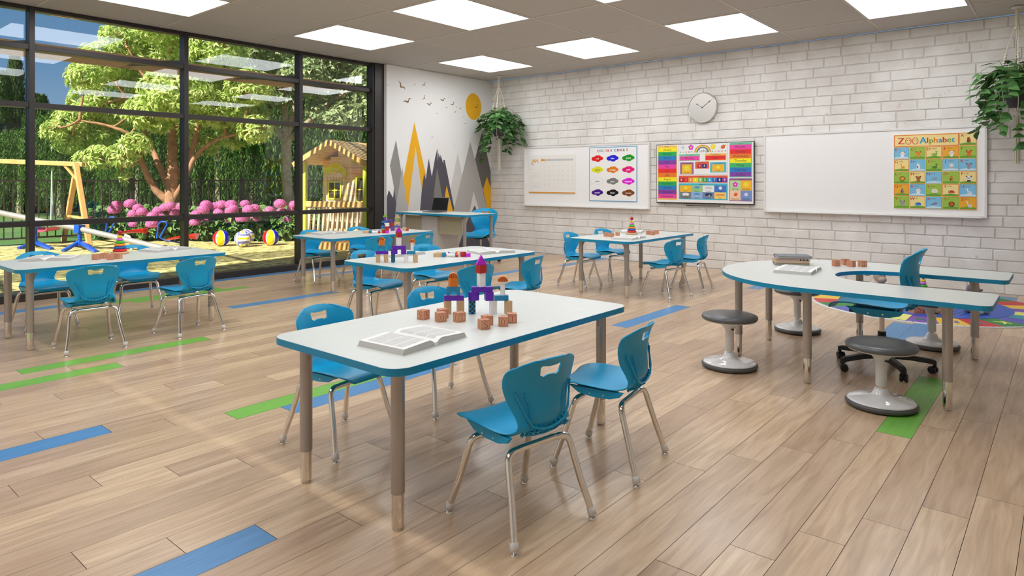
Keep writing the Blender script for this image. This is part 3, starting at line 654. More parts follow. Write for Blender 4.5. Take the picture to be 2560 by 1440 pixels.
for u, v0, d in ((199, 572, 13.4), (88, 560, 13.9)):
    m_ = MB(); g = lambda uu, dd: G_(uu, dd)-o1
    m_.cyl(Q(u, v0+8, d), Q(u, 614, d), .04); m_.box(Q(u, v0, d), (.15, .13, .16), rz=.4); m_.box(Q(u, 608, d), (.1, .1, .1), rz=.4)
    for du, dd in ((-42, -.35), (42, -.45), (-8, 1.0)):
        m_.bar(Q(u+(3 if du > 0 else -3), 606, d), g(u+du, d+dd), .075, .06)
    m_.build('stand', BLUEP, ss, .006)
for (uh, vh, dh, us, vs, ds) in ((405, 556, 13.1, 455, 594, 13.0), (277, 545, 13.7, 330, 580, 13.9)):
    hb = Vector((0, 0, 0)); MB().tube([Q(uh-13, vh+40, dh), Q(uh-9, vh+4, dh), Q(uh-2, vh-2, dh), Q(uh+9, vh-2, dh), Q(uh+13, vh+5, dh), Q(uh-6, vh+38, dh), Q(uh+8, vh+44, dh), Q(uh+50, vh+52, dh)], .017, 8).build('handle', BLUEP, ss)
    m_ = MB(); c = Q(us, vs, ds); nseg = 14
    rows = []
    for i in range(nseg):
        t_ = i/(nseg-1); x = (t_-.5)*.58; z = .085*math.sin(t_*PI*.55)-.03+.02*t_; wv = .17*math.sin(PI*min(1, .12+t_*.75))**.6
        rows.append([c+RT*x+FW*(wv*math.cos(a))+Vector((0, 0, z-.085*math.sin(a)*(.3+t_))) for a in [PI*k/8 for k in range(9)]])
    vs_ = [p for r in rows for p in r]
    m_.add(vs_, [(i*9+k, i*9+k+1, (i+1)*9+k+1, (i+1)*9+k) for i in range(nseg-1) for k in range(8)], 0, True)
    m_.add(rows[-1], [tuple(range(9))]); m_.add([r[0] for r in rows]+[r[8] for r in rows], [(i, i+1, nseg+i+1, nseg+i) for i in range(nseg-1)], 0, True); m_.add(rows[0], [tuple(range(8, -1, -1))])
    m_.build('seat', REDP, ss)
MB().tube([Q(312, 588, 13.4), Q(323, 592, 13.4), Q(328, 602, 13.4), G_(329, 13.4)-o1], .03, 10).build('stopper_leg', mat('cream_paint', (232, 226, 208), .4), ss)
# ---- balls
def ball_mesh(kind):
    mb = MB(); n, m = 48, 28; r = .17; cs = []
    for i in range(m+1):
        for k in range(n):
            a, b = 2*PI*k/n, PI*i/m; cs.append((r*math.sin(b)*math.cos(a), r*math.sin(b)*math.sin(a), r-r*math.cos(b)))
    mb.v = cs
    for i in range(m):
        for k in range(n):
            l = (k+1) % n; mb.f.append((i*n+k, i*n+l, (i+1)*n+l, (i+1)*n+k)); mb.s.append(True)
            if kind == 0: s_ = k*6/n; fr_ = s_-int(s_); mi = 3 if fr_ < .07 and i > 1 and i < m-2 else (0, 1, 2)[int(s_) % 3]
            else:
                x, y, z = [c/r for c in cs[i*n+k]]; z -= 1; q = abs(x) > abs(y) and abs(x) > abs(z); t_ = (z if q else (x if abs(y) >= abs(z) else y)); s_ = math.floor((t_+1)*4.4); mi = (0, 3, 1, 3)[int(s_) % 4]
            mb.m.append(mi)
    return mb.mesh('ball', [paint((250, 226, 30), .2), paint((20, 36, 214) if kind == 0 else (112, 112, 186), .2), paint((224, 20, 30), .2), paint((242, 242, 242), .2)])
bm = [ball_mesh(0), ball_mesh(1)]
for u, v, k, lb, rx in [(553, 614, 0, 'beach ball in yellow, blue and red, left of the volleyballs', 3.55), (677, 612, 0, 'beach ball in yellow, blue and red, the rightmost ball', 3.55), (607, 616, 1, 'white, yellow and violet volleyball nearest the window', 1.0), (616, 610, 1, 'volleyball half hidden behind the other volleyball', 2.2)]:
    p = tp(u, v)
    o = put('beach_ball' if k == 0 else 'volleyball', bm[k], loc=(p.x, p.y, -.01), rz=rx); tag(o, lb, 'ball', 'balls on the garden ground')
# ---- playhouse
PH = mat('whitewashed_pine_siding', (244, 226, 200), .6, noise=(5, .7, (228, 196, 158), (1, 1, 6))); LIME = mat('lime_paint', (222, 232, 72), .5); ROOFW = mat('pine_roof_board', (240, 200, 140), .6, noise=(5, .8, (222, 174, 108), (.2, 1, 6)))
ph = thing('playhouse', 'wooden playhouse with lime green posts, porch rail and gable roof', 'playhouse', (7.776, 12.155, 0), R(-68))
# local: x along the front, y to the back
for x in (0, 1.43): MB().box((x, 0, .90), (.085, .085, 1.76)).build('porch_post', LIME, ph, .005)
MB().box((.715, .85, .06), (1.60, 1.85, .14)).build('deck', PINE, ph, .005)
fm = MB(); zt = 1.62; fy = .55
def gab(x): return 1.66+(.715-abs(x-.715))/.715*.44
k = 0
while k < 17:
    z0 = .13+k*.118; z1 = z0+.113; xs = [.08, 1.40]
    if z0 > 1.66:
        cut = (z0-1.66)/.44*.715; xs = [.08+cut*.95, 1.40-cut*.95]
    if xs[1]-xs[0] > .1: fm.box(((xs[0]+xs[1])/2, fy, (z0+z1)/2), (xs[1]-xs[0], .02, z1-z0))
    k += 1
fm.box((.74, fy+.012, .95), (1.3, .012, 1.6)); fm.box((.08, 1.1, .95), (.02, 1.1, 1.62)); fm.box((1.40, 1.1, .95), (.02, 1.1, 1.62)); fm.box((.74, 1.66, .95), (1.3, .02, 1.62))
fm.build('siding', PH, ph, .003)
arc = [(x_, z_) for x_, z_ in [(.16, .16), (.62, .16), (.62, 1.46), (.55, 1.53), (.47, 1.57), (.39, 1.585), (.31, 1.57), (.23, 1.53), (.16, 1.46)]]
def standing(mb, pts, y0, y1, mi=0):
    n = len(pts); mb.add([(p[0], y0, p[1]) for p in pts]+[(p[0], y1, p[1]) for p in pts], [tuple(range(n)), tuple(range(2*n-1, n-1, -1))]+[((i+1) % n, i, n+i, n+(i+1) % n) for i in range(n)], mi); return mb
sc_ = lambda f: [(.39+(x-.39)*f, .16+(z-.16)*(f+.005 if z > .5 else 1)) for x, z in arc]
dr = standing(MB(), sc_(1.12), fy-.022, fy-.01).build('door_frame', LIME, ph, .003)
d_ = standing(MB(), arc, fy-.034, fy-.022)
d_ = d_.build('door', PH, ph, .002); MB().sphere((.57, fy-.06, .78), .028).build('knob', mat('brass', (200, 170, 90), .3, .9), d_)
for k in range(6): MB().box((.20+k*.075, fy-.0355, .82), (.004, .003, 1.3)).build('groove', mat('groove_brown', (176, 140, 110), .7), d_)
for (cx, cz, w_, h_, nm) in ((.385, 1.18, .30, .36, 0), (1.10, 1.20, .38, .52, 1)):
    wd = MB(); 
    wd.box((cx, fy-.045, cz), (.026, .016, h_)); wd.box((cx, fy-.045, cz), (w_, .016, .026))
    for s_ in (-1, 1): wd.box((cx+s_*w_/2, fy-.046, cz), (.032, .02, h_+.03)); wd.box((cx, fy-.046, cz+s_*h_/2), (w_+.03, .02, .034))
    w_o = wd.build('house_window', LIME, ph, .002); MB().box((cx, fy-.036, cz), (w_, .01, h_)).build('pane', mat('dark_pane', (70, 58, 48), .15), w_o)
MB().box((1.10, fy-.06, .93), (.46, .07, .03)).build('sill', PINE, ph)
MB().box((.715, -.01, .905), (1.36, .05, .115)).build('porch_rail', PINE, ph, .005); MB().box((.715, 0, .26), (1.36, .035, .06)).build('porch_rail', PINE, ph, .005)
for k in range(12): MB().box((.10+k*.112, .012, .55), (.062, .02, .64)).build('baluster', PH, ph, .003)
for s_ in (-1, 1):
    a = math.atan2(.46, .85); rm = MB(); L = .98
    M_ = Matrix.Translation((.715, 0, 2.20)) @ Matrix.Rotation(s_*a, 4, 'Y'); rm.M = M_
    for k in range(9): rm.box((s_*(L/9*(k+.5)), .80, 0), (L/9-.004, 2.0, .028))
    rm.build('roof', ROOFW, ph, .002)
    rb = MB(); rb.M = M_; rb.box((s_*L/2, -.215, -.03), (L, .03, .10)); rb.build('barge_board', PINE, ph, .003)

# ================================================================== FURNITURE
# ---- moulded chair shell, shared by every chair (front is +y, seat top at z .41)
def shell_mesh():
    SP = [(.238, .368, .120), (.228, .385, .150), (.205, .398, .176), (.15, .407, .192), (.08, .408, .194), (.0, .403, .190), (-.07, .398, .180), (-.115, .400, .165), (-.150, .415, .146), (-.170, .445, .136),
          (-.176, .49, .146), (-.172, .54, .168), (-.172, .59, .188), (-.180, .635, .194), (-.193, .672, .186), (-.206, .695, .160), (-.214, .705, .118)]
    def cr(t):
        n = len(SP)-1; i = min(int(t*n), n-1); f = t*n-i; a, b, c, d = [SP[max(0, min(n, k))] for k in (i-1, i, i+1, i+2)]
        return [.5*((2*b[k])+(c[k]-a[k])*f+(2*a[k]-5*b[k]+4*c[k]-d[k])*f*f+(3*b[k]-a[k]-3*c[k]+d[k])*f**3) for k in range(3)]
    NU, NV = 20, 48; vs = []; fs = []
    for j in range(NV+1):
        t = j/NV; y, z, w = cr(t); y2, z2, _ = cr(min(1, t+.01)); y1, z1, _ = cr(max(0, t-.01)); ty, tz = y2-y1, z2-z1; L = math.hypot(ty, tz); ny, nz = -tz/L, ty/L
        ny, nz = (tz/L, -ty/L); 
        back = max(0, min(1, (t-.5)/.16)); c = .012*(1-back)+.062*back
        if t > .88: c *= 1-(t-.88)*2.5
        for i in range(NU+1):
            u = -1+2*i/NU; k = abs(u)**2.2
            vs.append((w*u, y+(ny*c*k if back < .5 else c*k), z+nz*c*k*(1-back)-(.030*abs(u)**4*max(0, (t-.80)/.20) if back > .9 else 0)))
    for j in range(NV):
        for i in range(NU): fs.append((j*(NU+1)+i, j*(NU+1)+i+1, (j+1)*(NU+1)+i+1, (j+1)*(NU+1)+i))
    me = bpy.data.meshes.new('s'); me.from_pydata(vs, [], fs); me.materials.append(TEAL)
    o = bpy.data.objects.new('s', me); COL.objects.link(o)
    so = o.modifiers.new('a', 'SOLIDIFY'); so.thickness = .009; so.offset = 0
    su = o.modifiers.new('b', 'SUBSURF'); su.levels = 1
    cm = standing(MB(), [(-.058, .668), (-.052, .634), (-.034, .626), (-.016, .632), (.016, .632), (.034, .626), (.052, .634), (.058, .668), (.05, .673), (.02, .668), (-.02, .668), (-.05, .673)], -.3, -.1)
    cme = cm.mesh('c', TEAL); 
    import bmesh
    bb = bmesh.new(); bb.from_mesh(cme); bmesh.ops.remove_doubles(bb, verts=bb.verts, dist=1e-6); bmesh.ops.recalc_face_normals(bb, faces=bb.faces); bb.to_mesh(cme); bb.free()
    co = bpy.data.objects.new('c', cme); COL.objects.link(co)
    bo = o.modifiers.new('c', 'BOOLEAN'); bo.operation = 'DIFFERENCE'; bo.object = co; bo.solver = 'EXACT'
    dg = bpy.context.evaluated_depsgraph_get(); dg.update(); r = bpy.data.meshes.new_from_object(o.evaluated_get(dg))
    bpy.data.objects.remove(o); bpy.data.objects.remove(co)
    r.polygons.foreach_set('use_smooth', [True]*len(r.polygons))
    try: r.set_sharp_from_angle(angle=R(50))
    except Exception: pass
    r.name = 'shell'; return r
SHELL = shell_mesh()
def rib_mb():
    """raised U ridge, flutes and the lattice at the foot of the backrest"""
    m = MB(); yb = lambda x, z: -.183-.0*z+.062*(abs(x)/.18)**2.2*(1 if z > .5 else .8)-(0 if z < .6 else (z-.6)*.15)
    for s in (-1, 1):
        m.tube([(s*.150, yb(.150, .58)-.0, .575), (s*.132, yb(.132, .53)-.003, .53), (s*.112, yb(.112, .48)-.004, .48), (s*.085, yb(.085, .44)-.003, .440), (s*.045, yb(.045, .42)+.003, .424), (0, yb(0, .418)+.006, .418)], .0048, 6)
        m.tube([(s*.115, yb(.115, .57)-.001, .57), (s*.098, yb(.098, .52)-.001, .52), (s*.090, yb(.090, .46)-.001, .465)], .004, 6)
    for i in range(-5, 6):
        x = i*.021; z0 = .392; z1 = .416+abs(x)*.35; m.bar((x, -.140+.01*abs(x)/.1, z0), (x, yb(x, z1)+.004, z1), .0035, .012)
    for k in range(2): m.tube([(-.118, -.136, .402+k*.018), (-.06, -.150-k*.004, .394+k*.012), (0, -.154-k*.004, .392+k*.012), (.06, -.150-k*.004, .394+k*.012), (.118, -.136, .402+k*.018)], .0035, 5)
    return m
RIBS = rib_mb().mesh('back_ribs', TEAL)
def bracket_mb():
    m = MB()
    for s in (-1, 1):
        standing_pts = [(-.13, .398), (.15, .400), (.10, .368), (.02, .358), (-.06, .360), (-.11, .375)]
        n = len(standing_pts); x0, x1 = s*.150, s*.166
        if s < 0: x0, x1 = x1, x0
        m.add([(x0, y, z) for y, z in standing_pts]+[(x1, y, z) for y, z in standing_pts], [tuple(range(n)), tuple(range(2*n-1, n-1, -1))]+[((i+1) % n, i, n+i, n+(i+1) % n) for i in range(n)])
    m.box((0, .02, .388), (.30, .20, .016))
    return m
BRK = bracket_mb().mesh('seat_bracket', TEAL)
rv = MB()
for s in (-1, 1):
    for y in (-.03, .04): rv.cyl((s*.164, y, .375), (s*.169, y, .375), .004, 8)
RIV = rv.mesh('rivets', CHROME)
def chair_leg(sx, sy):
    m = MB(); top = (sx*.148, sy*.10, .372)
    a, b = Vector((sx*.212, sy*.212, .022)), Vector(top); d = (b-a)
    p3 = a+d*.80+Vector((sx*.008, sy*.004, 0)); pts = [a, a+d*.4, p3]
    for k in range(1, 6):
        t = k/5; pts.append(p3.lerp(p3+d*.12, t*(1-t)*1.2+t*.55)+Vector((-sx*.055*t*t, -sy*.012*t*t, .010*t)))
    m.tube(pts, .0142, 12); return m.mesh('leg', CHROME), Vector(a), d.normalized(), pts[-1]
capm = MB(); capm.lathe([(.015, 0), (.0185, .002), (.0178, .03), (.015, .031)], n=14); cap = capm.mesh('foot_cap', CLEARCAP)
gl = MB(); gl.lathe([(.017, 0), (.0175, .002), (.012, .010), (.007, .013), (.007, .022)], n=14); glide = gl.mesh('glide', CHROME)
LEGS = [(chair_leg(sx, sy), sx, sy) for sy in (1, -1) for sx in (1, -1)]
SEATFR = []
for sy in (1, -1):
    e = [L[0][3] for L in LEGS if L[2] == sy]; fm = MB(); fm.tube([e[0], e[0].lerp(e[1], .1)+Vector((0, 0, .002)), e[0].lerp(e[1], .9)+Vector((0, 0, .002)), e[1]], .0138, 12); SEATFR.append(fm.mesh('seat_frame', CHROME))

def make_chair(label):
    t = thing('school_chair', label, 'chair', group='teal school chairs with chrome legs')
    sh = put('shell', SHELL, t); put('back_ribs', RIBS, sh); b = put('seat_bracket', BRK, t, .002); put('rivets', RIV, b); [put('seat_frame', q, t) for q in SEATFR]
    for (me, a, d, e), sx, sy in LEGS:
        l = put('leg', me, t); c = put('foot_cap', cap, l, loc=a-d*.006); c.rotation_euler = d.to_track_quat('Z', 'Y').to_euler(); g = put('glide', glide, l, loc=(a.x, a.y, 0))
    return t
# ---- rectangular activity tables
TW, TD, TH = 1.74, .893, .68
def table_leg(h, side=(1, 1), rr=.0285, chz=.148):
    """one adjustable leg: steel tube, chrome extension, glide and the flared corner gusset"""
    m = MB(); m.lathe([(rr, chz), (rr, h)], n=24); m.box((0, 0, h-.004), (.10, .10, .006))
    for ax in (0, 1):
        s = side[ax]; pts = [(0.0, h-.002), (.085, h-.002), (.055, h-.02), (.038, h-.045), (.028, h-.085), (0., h-.10)]
        n = len(pts); q = []
        for w in (-.0025, .0025):
            for a, z in pts: q.append((s*a, w, z) if ax == 0 else (w, s*a, z))
        m.add(q, [tuple(range(n)), tuple(range(2*n-1, n-1, -1))]+[((i+1) % n, i, n+i, n+(i+1) % n) for i in range(n)])
    m.sphere((side[0]*rr*.9, -side[1]*.006, chz+.055), .006, 8, 6); m.sphere((side[0]*rr*.9, -side[1]*.006, chz+.025), .006, 8, 6)
    c = MB(); c.lathe([(rr*.9, .016), (rr*.9, chz+.01)], n=24)
    g = MB(); g.lathe([(rr*.72, 0), (rr*.78, .004), (rr*.74, .012), (rr*.6, .018)], n=18)
    return m, c, g
def add_leg(t, x, y, h, side, rr=.0285, chz=.148):
    m, c, g = table_leg(h, side, rr, chz); l = m.build('leg', LEGGREY, t, loc=(x, y, 0)); c.build('leg_extension', CHROME, l); g.build('glide', BLACK if rr > .03 else mat('glide_steel', (200, 190, 178), .25, .8), l)
def table_top(t, outer, th=.030, inset=.0018):
    """outer: list of (x, y) ccw"""
    n = len(outer); inn = []
    for i in range(n):
        a, b, c = Vector(outer[i-1]), Vector(outer[i]), Vector(outer[(i+1) % n]); e = (c-a).normalized(); inn.append((b.x-e.y*inset, b.y+e.x*inset))
    m = MB(); m.prism(inn, TH_-th+.001, TH_, 1, 0, 1); tt = m.build('tabletop', [WHITE_LAM, mat('underside_board', (190, 186, 180), .6)], t)
    r_ = MB(); r_.ring(outer, inn, TH_-th, TH_-.0006); r_.build('edge_band', EDGE, tt); return tt
def make_table(label):
    global TH_
    TH_ = TH; t = thing('activity_table', label, 'table', group='rectangular white tables with teal edges')
    table_top(t, rrect(TW, TD, .09, 10))
    for sx in (-1, 1):
        for sy in (-1, 1): add_leg(t, sx*.752, sy*.325, TH-.030, (-sx, -sy))
    return t
TAB = {'near': (2.497, 2.392, 'nearest white activity table with teal edge in the foreground'),
       'mid': (4.435, 4.564, 'white activity table in the middle of the room, right behind the nearest one'),
       'back': (5.629, 7.332, 'white activity table by the window end next to the mountain mural'),
       'brick': (7.656, 4.361, 'white activity table standing close to the brick wall'),
       'window': (2.38, 6.868, 'white activity table at left beside the window')}
T0 = None
for k, (x, y, lb) in TAB.items():
    if T0 is None: T0 = make_table(lb); T0.location = (x, y, 0)
    else: dup(T0, (x, y, 0), 0, lb)
C0 = None
def chair(x, y, rz, lb):
    global C0
    if C0 is None: C0 = make_chair(lb); C0.location = (x, y, 0); C0.rotation_euler.z = R(rz)
    else: dup(C0, (x, y, 0), R(rz), lb)
OFF = {'A': (-.352, -.63, -9.6), 'B': (.363, -.628, 9.7), 'C': (-.35, .622, 184.8), 'D': (.425, .628, 171.6)}
OFFW = {'A': (-.40, -.588, -4.5), 'B': (.40, -.631, 6.4), 'C': (-.40, .64, 184), 'D': (.42, .64, 174)}
LB = {'near': {'A': 'teal chair in the foreground with its back to us at the nearest table', 'B': 'teal chair seen from the side at the right of the nearest table', 'C': 'teal chair at the far left side of the nearest table, facing us', 'D': 'teal chair at the far side of the nearest table behind the block castle'},
      'mid': {'A': 'teal chair with its back to us just behind the near castle, at the middle table', 'B': 'teal chair at the right end of the middle table, back turned', 'C': 'teal chair at the left far side of the middle table, facing us', 'D': 'teal chair at the right far side of the middle table, facing us'},
      'back': {'A': 'teal chair turned away from us at the left near side of the far window table', 'B': 'teal chair turned away from us at the right near side of the far window table', 'C': 'teal chair facing us at the left far side of the far window table', 'D': 'teal chair facing us at the right far side of the far window table'},
      'brick': {'A': 'left teal chair on the near side of the brick wall table, back to us', 'B': 'rightmost teal chair at the brick wall table, seen from the side', 'C': 'leftmost teal chair at the brick wall table, seen beside its corner leg', 'D': 'teal chair between the table and the brick wall, behind its letter cubes'},
      'window': {'A': 'left teal chair on the near side of the left window table, back to us', 'B': 'right teal chair on the near side of the left window table, back to us', 'C': 'leftmost teal chair, on the glass side of the left window table', 'D': 'teal chair on the glass side of the left window table behind the stacking rings'}}
for k, (x, y, _) in TAB.items():
    for c in 'ABCD':
        dx, dy, a = (OFFW if k == 'window' else OFF)[c]; chair(x+dx, y+dy, a, LB[k][c])
# ---- horseshoe table
KX = 5.55
TH_ = .68
kt = thing('horseshoe_table', 'white horseshoe-shaped table with teal edge at right', 'table', (KX, 0, 0))
def arc_(cx, cy, r, a0, a1, n): return [(cx+r*math.cos(R(a0+(a1-a0)*i/n)), cy+r*math.sin(R(a0+(a1-a0)*i/n))) for i in range(n+1)]
ko = arc_(0, 1.315, .915, 0, 180, 40) + arc_(-.915+.06, .345+.06, .06, 180, 270, 6) + arc_(-.36-.06, .345+.06, .06, 270, 360, 6)
ko += [(p[0], p[1]) for p in reversed(arc_(0, 1.03, .36, 0, 180, 24))] + arc_(.36+.06, .345+.06, .06, 180, 270, 6) + arc_(.915-.06, .345+.06, .06, 270, 360, 6)
table_top(kt, ko)
for x, y, s in [(-.735, 1.395, (1, 1)), (.745, 1.395, (-1, 1)), (-.745, .58, (1, 1)), (.745, .58, (-1, 1)), (-.335, 2.03, (1, -1)), (.355, 2.03, (-1, -1))]: add_leg(kt, x, y, .65, s, .0285, .175)
# ---- wobble stools
def make_stool(label):
    t = thing('wobble_stool', label, 'stool', group='grey wobble stools around the horseshoe table')
    m = MB(); m.lathe([(.175, .0), (.196, .008), (.203, .020), (.200, .032), (.190, .036)], n=48); m.build('rubber_ring', RUBBER, t)
    m = MB(); m.lathe([(.190, .036), (.194, .040), (.18, .047), (.12, .057), (.075, .064), (.052, .078), (.042, .100), (.036, .112), (.030, .114)], n=48); m.build('base', WHITEGLOSS, t)
    MB().lathe([(.021, .105), (.021, .15)], n=20).build('piston', CHROME, t)
    m = MB(); m.lathe([(.030, .128), (.032, .132), (.032, .265), (.036, .285), (.055, .312), (.085, .328), (.15, .342), (.188, .352), (.190, .358)], n=40); co = m.build('column', PLASTW, t)
    MB().box((-.030, -.034, .290), (.026, .012, .010), rz=R(45)).build('lever_slot', BLACK, co)
    m = MB(); m.lathe([(.188, .357), (.199, .362), (.203, .374), (.198, .388), (.17, .398), (.10, .404), (.0001, .405)], n=48); m.build('seat', GREYPAD, t)
    return t
s0 = None
for x, y, lb in [(4.864, 1.963, 'grey wobble stool standing left of the horseshoe table, closest to its rounded end'), (6.414, 1.945, 'grey wobble stool half hidden behind the horseshoe table, before the rug'), (4.625, .904, 'grey wobble stool nearest to us, in front of the horseshoe table'), (6.545, .901, 'grey wobble stool at the far arm of the horseshoe table, on the right')]:
    if s0 is None: s0 = make_stool(lb); s0.location = (x, y, 0)
    else: dup(s0, (x, y, 0), 0, lb)
# ---- swivel chairs
def make_swivel(label):
    t = thing('swivel_chair', label, 'chair', group='teal swivel chairs on casters'); k = 1.34; dz = .47-.408*k
    sh = put('shell', SHELL, t, loc=(0, .0, dz)); sh.scale = (k*.98, k, k*1.04); r = put('back_ribs', RIBS, sh)
    b = put('seat_bracket', BRK, t, .002, loc=(0, 0, dz+.015)); b.scale = (k, k, k); put('rivets', RIV, b)
    m = MB(); m.box((0, 0, .435), (.30, .24, .03)); m.box((0, .14, .43), (.24, .12, .03)); m.prism([(-.07, -.07), (.07, -.07), (.07, .07), (-.07, .07)], .395, .425); m.build('tilt_plate', BLACK, t, .006)
    MB().lathe([(.017, .25), (.017, .40)], n=20).build('gas_lift', mat('brushed_lift', (214, 208, 200), .25, .8), t)
    MB().lathe([(.05, .085), (.045, .13), (.030, .15), (.028, .27), (.030, .275)], n=24).build('lift_cover', BLACK, t)
    m = MB()
    for q in range(5):
        a = R(68+72*q); d = Vector((math.cos(a), math.sin(a), 0)); n = Vector((-d.y, d.x, 0))
        v = []
        for (r0, w, z0, z1) in ((.02, .034, .085, .135), (.18, .028, .085, .118), (.315, .024, .072, .105), (.345, .020, .055, .095)):
            v += [d*r0-n*w+Vector((0, 0, z0)), d*r0+n*w+Vector((0, 0, z0)), d*r0+n*w*.8+Vector((0, 0, z1)), d*r0-n*w*.8+Vector((0, 0, z1))]
        m.add(v, [(i*4+j, i*4+(j+1) % 4, (i+1)*4+(j+1) % 4, (i+1)*4+j) for i in range(3) for j in range(4)]+[(3, 2, 1, 0), (12, 13, 14, 15)])
    m.build('star_base', BLACK, t, .005)
    for q in range(5):
        a = R(68+72*q); d = Vector((math.cos(a), math.sin(a), 0)); n = Vector((-d.y, d.x, 0)); c = d*.335; w = MB()
        ax = Vector((math.cos(a+1.0), math.sin(a+1.0), 0)); p = c+Vector((0, 0, .027))+Vector((-ax.y, ax.x, 0))*.012
        for s_ in (-1, 1): w.cyl(p+ax*(s_*.008), p+ax*(s_*.024), .027, 18)
        w.cyl(c+Vector((0, 0, .03)), c+Vector((0, 0, .075)), .010, 10); w.cyl(p-ax*.01, p+ax*.01, .019, 14)
        w.build('caster', BLACK, t, .003)
    return t
w0 = make_swivel('teal swivel chair standing in the opening of the horseshoe table'); w0.location = (5.55, 1.08, 0); w0.rotation_euler.z = R(2)
dup(w0, (8.34, 7.72, 0), R(112), 'teal swivel chair tucked behind the desk in the far corner')

# ---- teacher desk
DX, DY, DH = 7.57, 7.80, .87
TH_ = DH
dk = thing('teacher_desk', 'tall white desk with teal edge in front of the mountain mural', 'desk', (DX, DY, 0))
table_top(dk, rrect(.72, 1.67, .06, 8))
for sx in (-1, 1):
    for sy in (-1, 1): add_leg(dk, sx*.30, sy*.74, DH-.03, (-sx, -sy), .026, .12)
BEIGE = mat('beige_panel', (182, 172, 144), .5)
MB().box((-.20, .50, .60), (.012, .46, .44)).build('modesty_panel', BEIGE, dk, .002); MB().box((-.20, -.28, .68), (.012, .62, .28)).build('modesty_panel', BEIGE, dk, .002)
pd = MB().box((.0, .10, .42), (.50, .36, .80)).build('drawer_pedestal', mat('pedestal_grey', (196, 190, 184), .4), dk, .004)
for z in (.25, .52, .72): MB().box((.252, .10, z), (.006, .34, .22 if z < .7 else .14)).build('drawer', mat('pedestal_grey', (196, 190, 184), .4), pd, .002)
lp = thing('laptop', 'open grey laptop on the desk before the mural', 'laptop', (7.55, 8.02, DH), R(-83)); LGR = mat('laptop_aluminium', (150, 148, 142), .35, .6)
MB().prism(rrect(.34, .24, .012, 4), .002, .016).build('keyboard_base', LGR, lp, .002)
kb = MB(); 
for i in range(13):
    for j in range(5): kb.box((-.144+i*.024, .075-j*.021, .0175), (.020, .017, .003))
kb.build('keys', BLACK, lp)
sc = MB(); sc.M = Matrix.Translation((0, .118, .016)) @ Matrix.Rotation(R(-14), 4, 'X'); sc.box((0, .004, .115), (.34, .008, .235)); s_o = sc.build('screen_lid', LGR, lp, .002)
g = MB(); g.M = sc.M; g.box((0, -.001, .118), (.318, .003, .205)); g.build('display', BLACK, s_o)
lg = Art((0, .118, .016), (-1, 0, 0), (0, math.sin(R(14)), math.cos(R(14))), (0, math.cos(R(14)), -math.sin(R(14)))); lg.O = Vector((0, .118+.118*math.sin(R(14))+.0084*math.cos(R(14)), .016+.118*math.cos(R(14))-.0084*math.sin(R(14))))
lg.text('t', 0, 0, .035, (90, 70, 96), bold=.002); lg.build('lid_mark', s_o)
tag(MB().prism(rrect(.20, .28, .002, 1), 0, .0015).build('paper_sheet', PAPER, loc=(7.50, 8.42, DH), rz=.3), 'thin paper sheet lying on the desk left of the laptop', 'paper')

# ================================================================== SMALL THINGS ON THE TABLES
# ---- letter cubes
def serif(A, ch, u, v, h, c):
    w = h*.8; t = h*.14; n = h*.05
    if ch == 'T':
        A.rect(u-w/2, v+h/2-n, u+w/2, v+h/2, c, False); A.rect(u-t/2, v-h/2, u+t/2, v+h/2, c, False); A.rect(u-w*.22, v-h/2, u+w*.22, v-h/2+n, c, False)
        for s in (-1, 1): A.poly([(u+s*w/2, v+h/2), (u+s*(w/2-n), v+h/2), (u+s*(w/2-n*.6), v+h*.28), (u+s*(w/2), v+h*.28)][::s], c, False)
    elif ch == 'Y':
        A.line([(u-w*.42, v+h/2), (u, v+.0)], t, c, False); A.line([(u+w*.42, v+h/2), (u, v+.0)], t*.5, c, False); A.rect(u-t/2, v-h/2, u+t/2, v+.01*h, c, False)
        A.rect(u-w*.22, v-h/2, u+w*.22, v-h/2+n, c, False)
        for s in (-1, 1): A.rect(u+s*w*.42-w*.17, v+h/2-n, u+s*w*.42+w*.17, v+h/2, c, False)
    elif ch == 'O':
        n_ = 24; o = [(u+w*.46*math.cos(2*PI*i/n_), v+h*.5*math.sin(2*PI*i/n_)) for i in range(n_)]; q = [(u+(w*.46-t)*math.cos(2*PI*i/n_), v+(h*.5-n)*math.sin(2*PI*i/n_)) for i in range(n_)]
        for i in range(n_): j = (i+1) % n_; A.poly([o[i], o[j], q[j], q[i]], c, False)
    else:
        P_ = [(.30, .30), (.20, .43), (0, .485), (-.20, .43), (-.29, .28), (-.22, .13), (0, .02), (.22, -.10), (.30, -.26), (.20, -.42), (0, -.485), (-.20, -.43), (-.31, -.28)]
        wt_ = [.4, .5, .5, .7, 1, 1.2, 1.3, 1.2, 1, .7, .5, .5, .4]
        for i in range(len(P_)-1): A.line([(u+P_[i][0]*h, v+P_[i][1]*h), (u+P_[i+1][0]*h, v+P_[i+1][1]*h)], t*(wt_[i]+wt_[i+1])/2, c, False)
        A.rect(u+.28*h, v+.22*h, u+.33*h, v+.46*h, c, False); A.rect(u-.34*h, v-.46*h, u-.29*h, v-.22*h, c, False)
LCM = {}
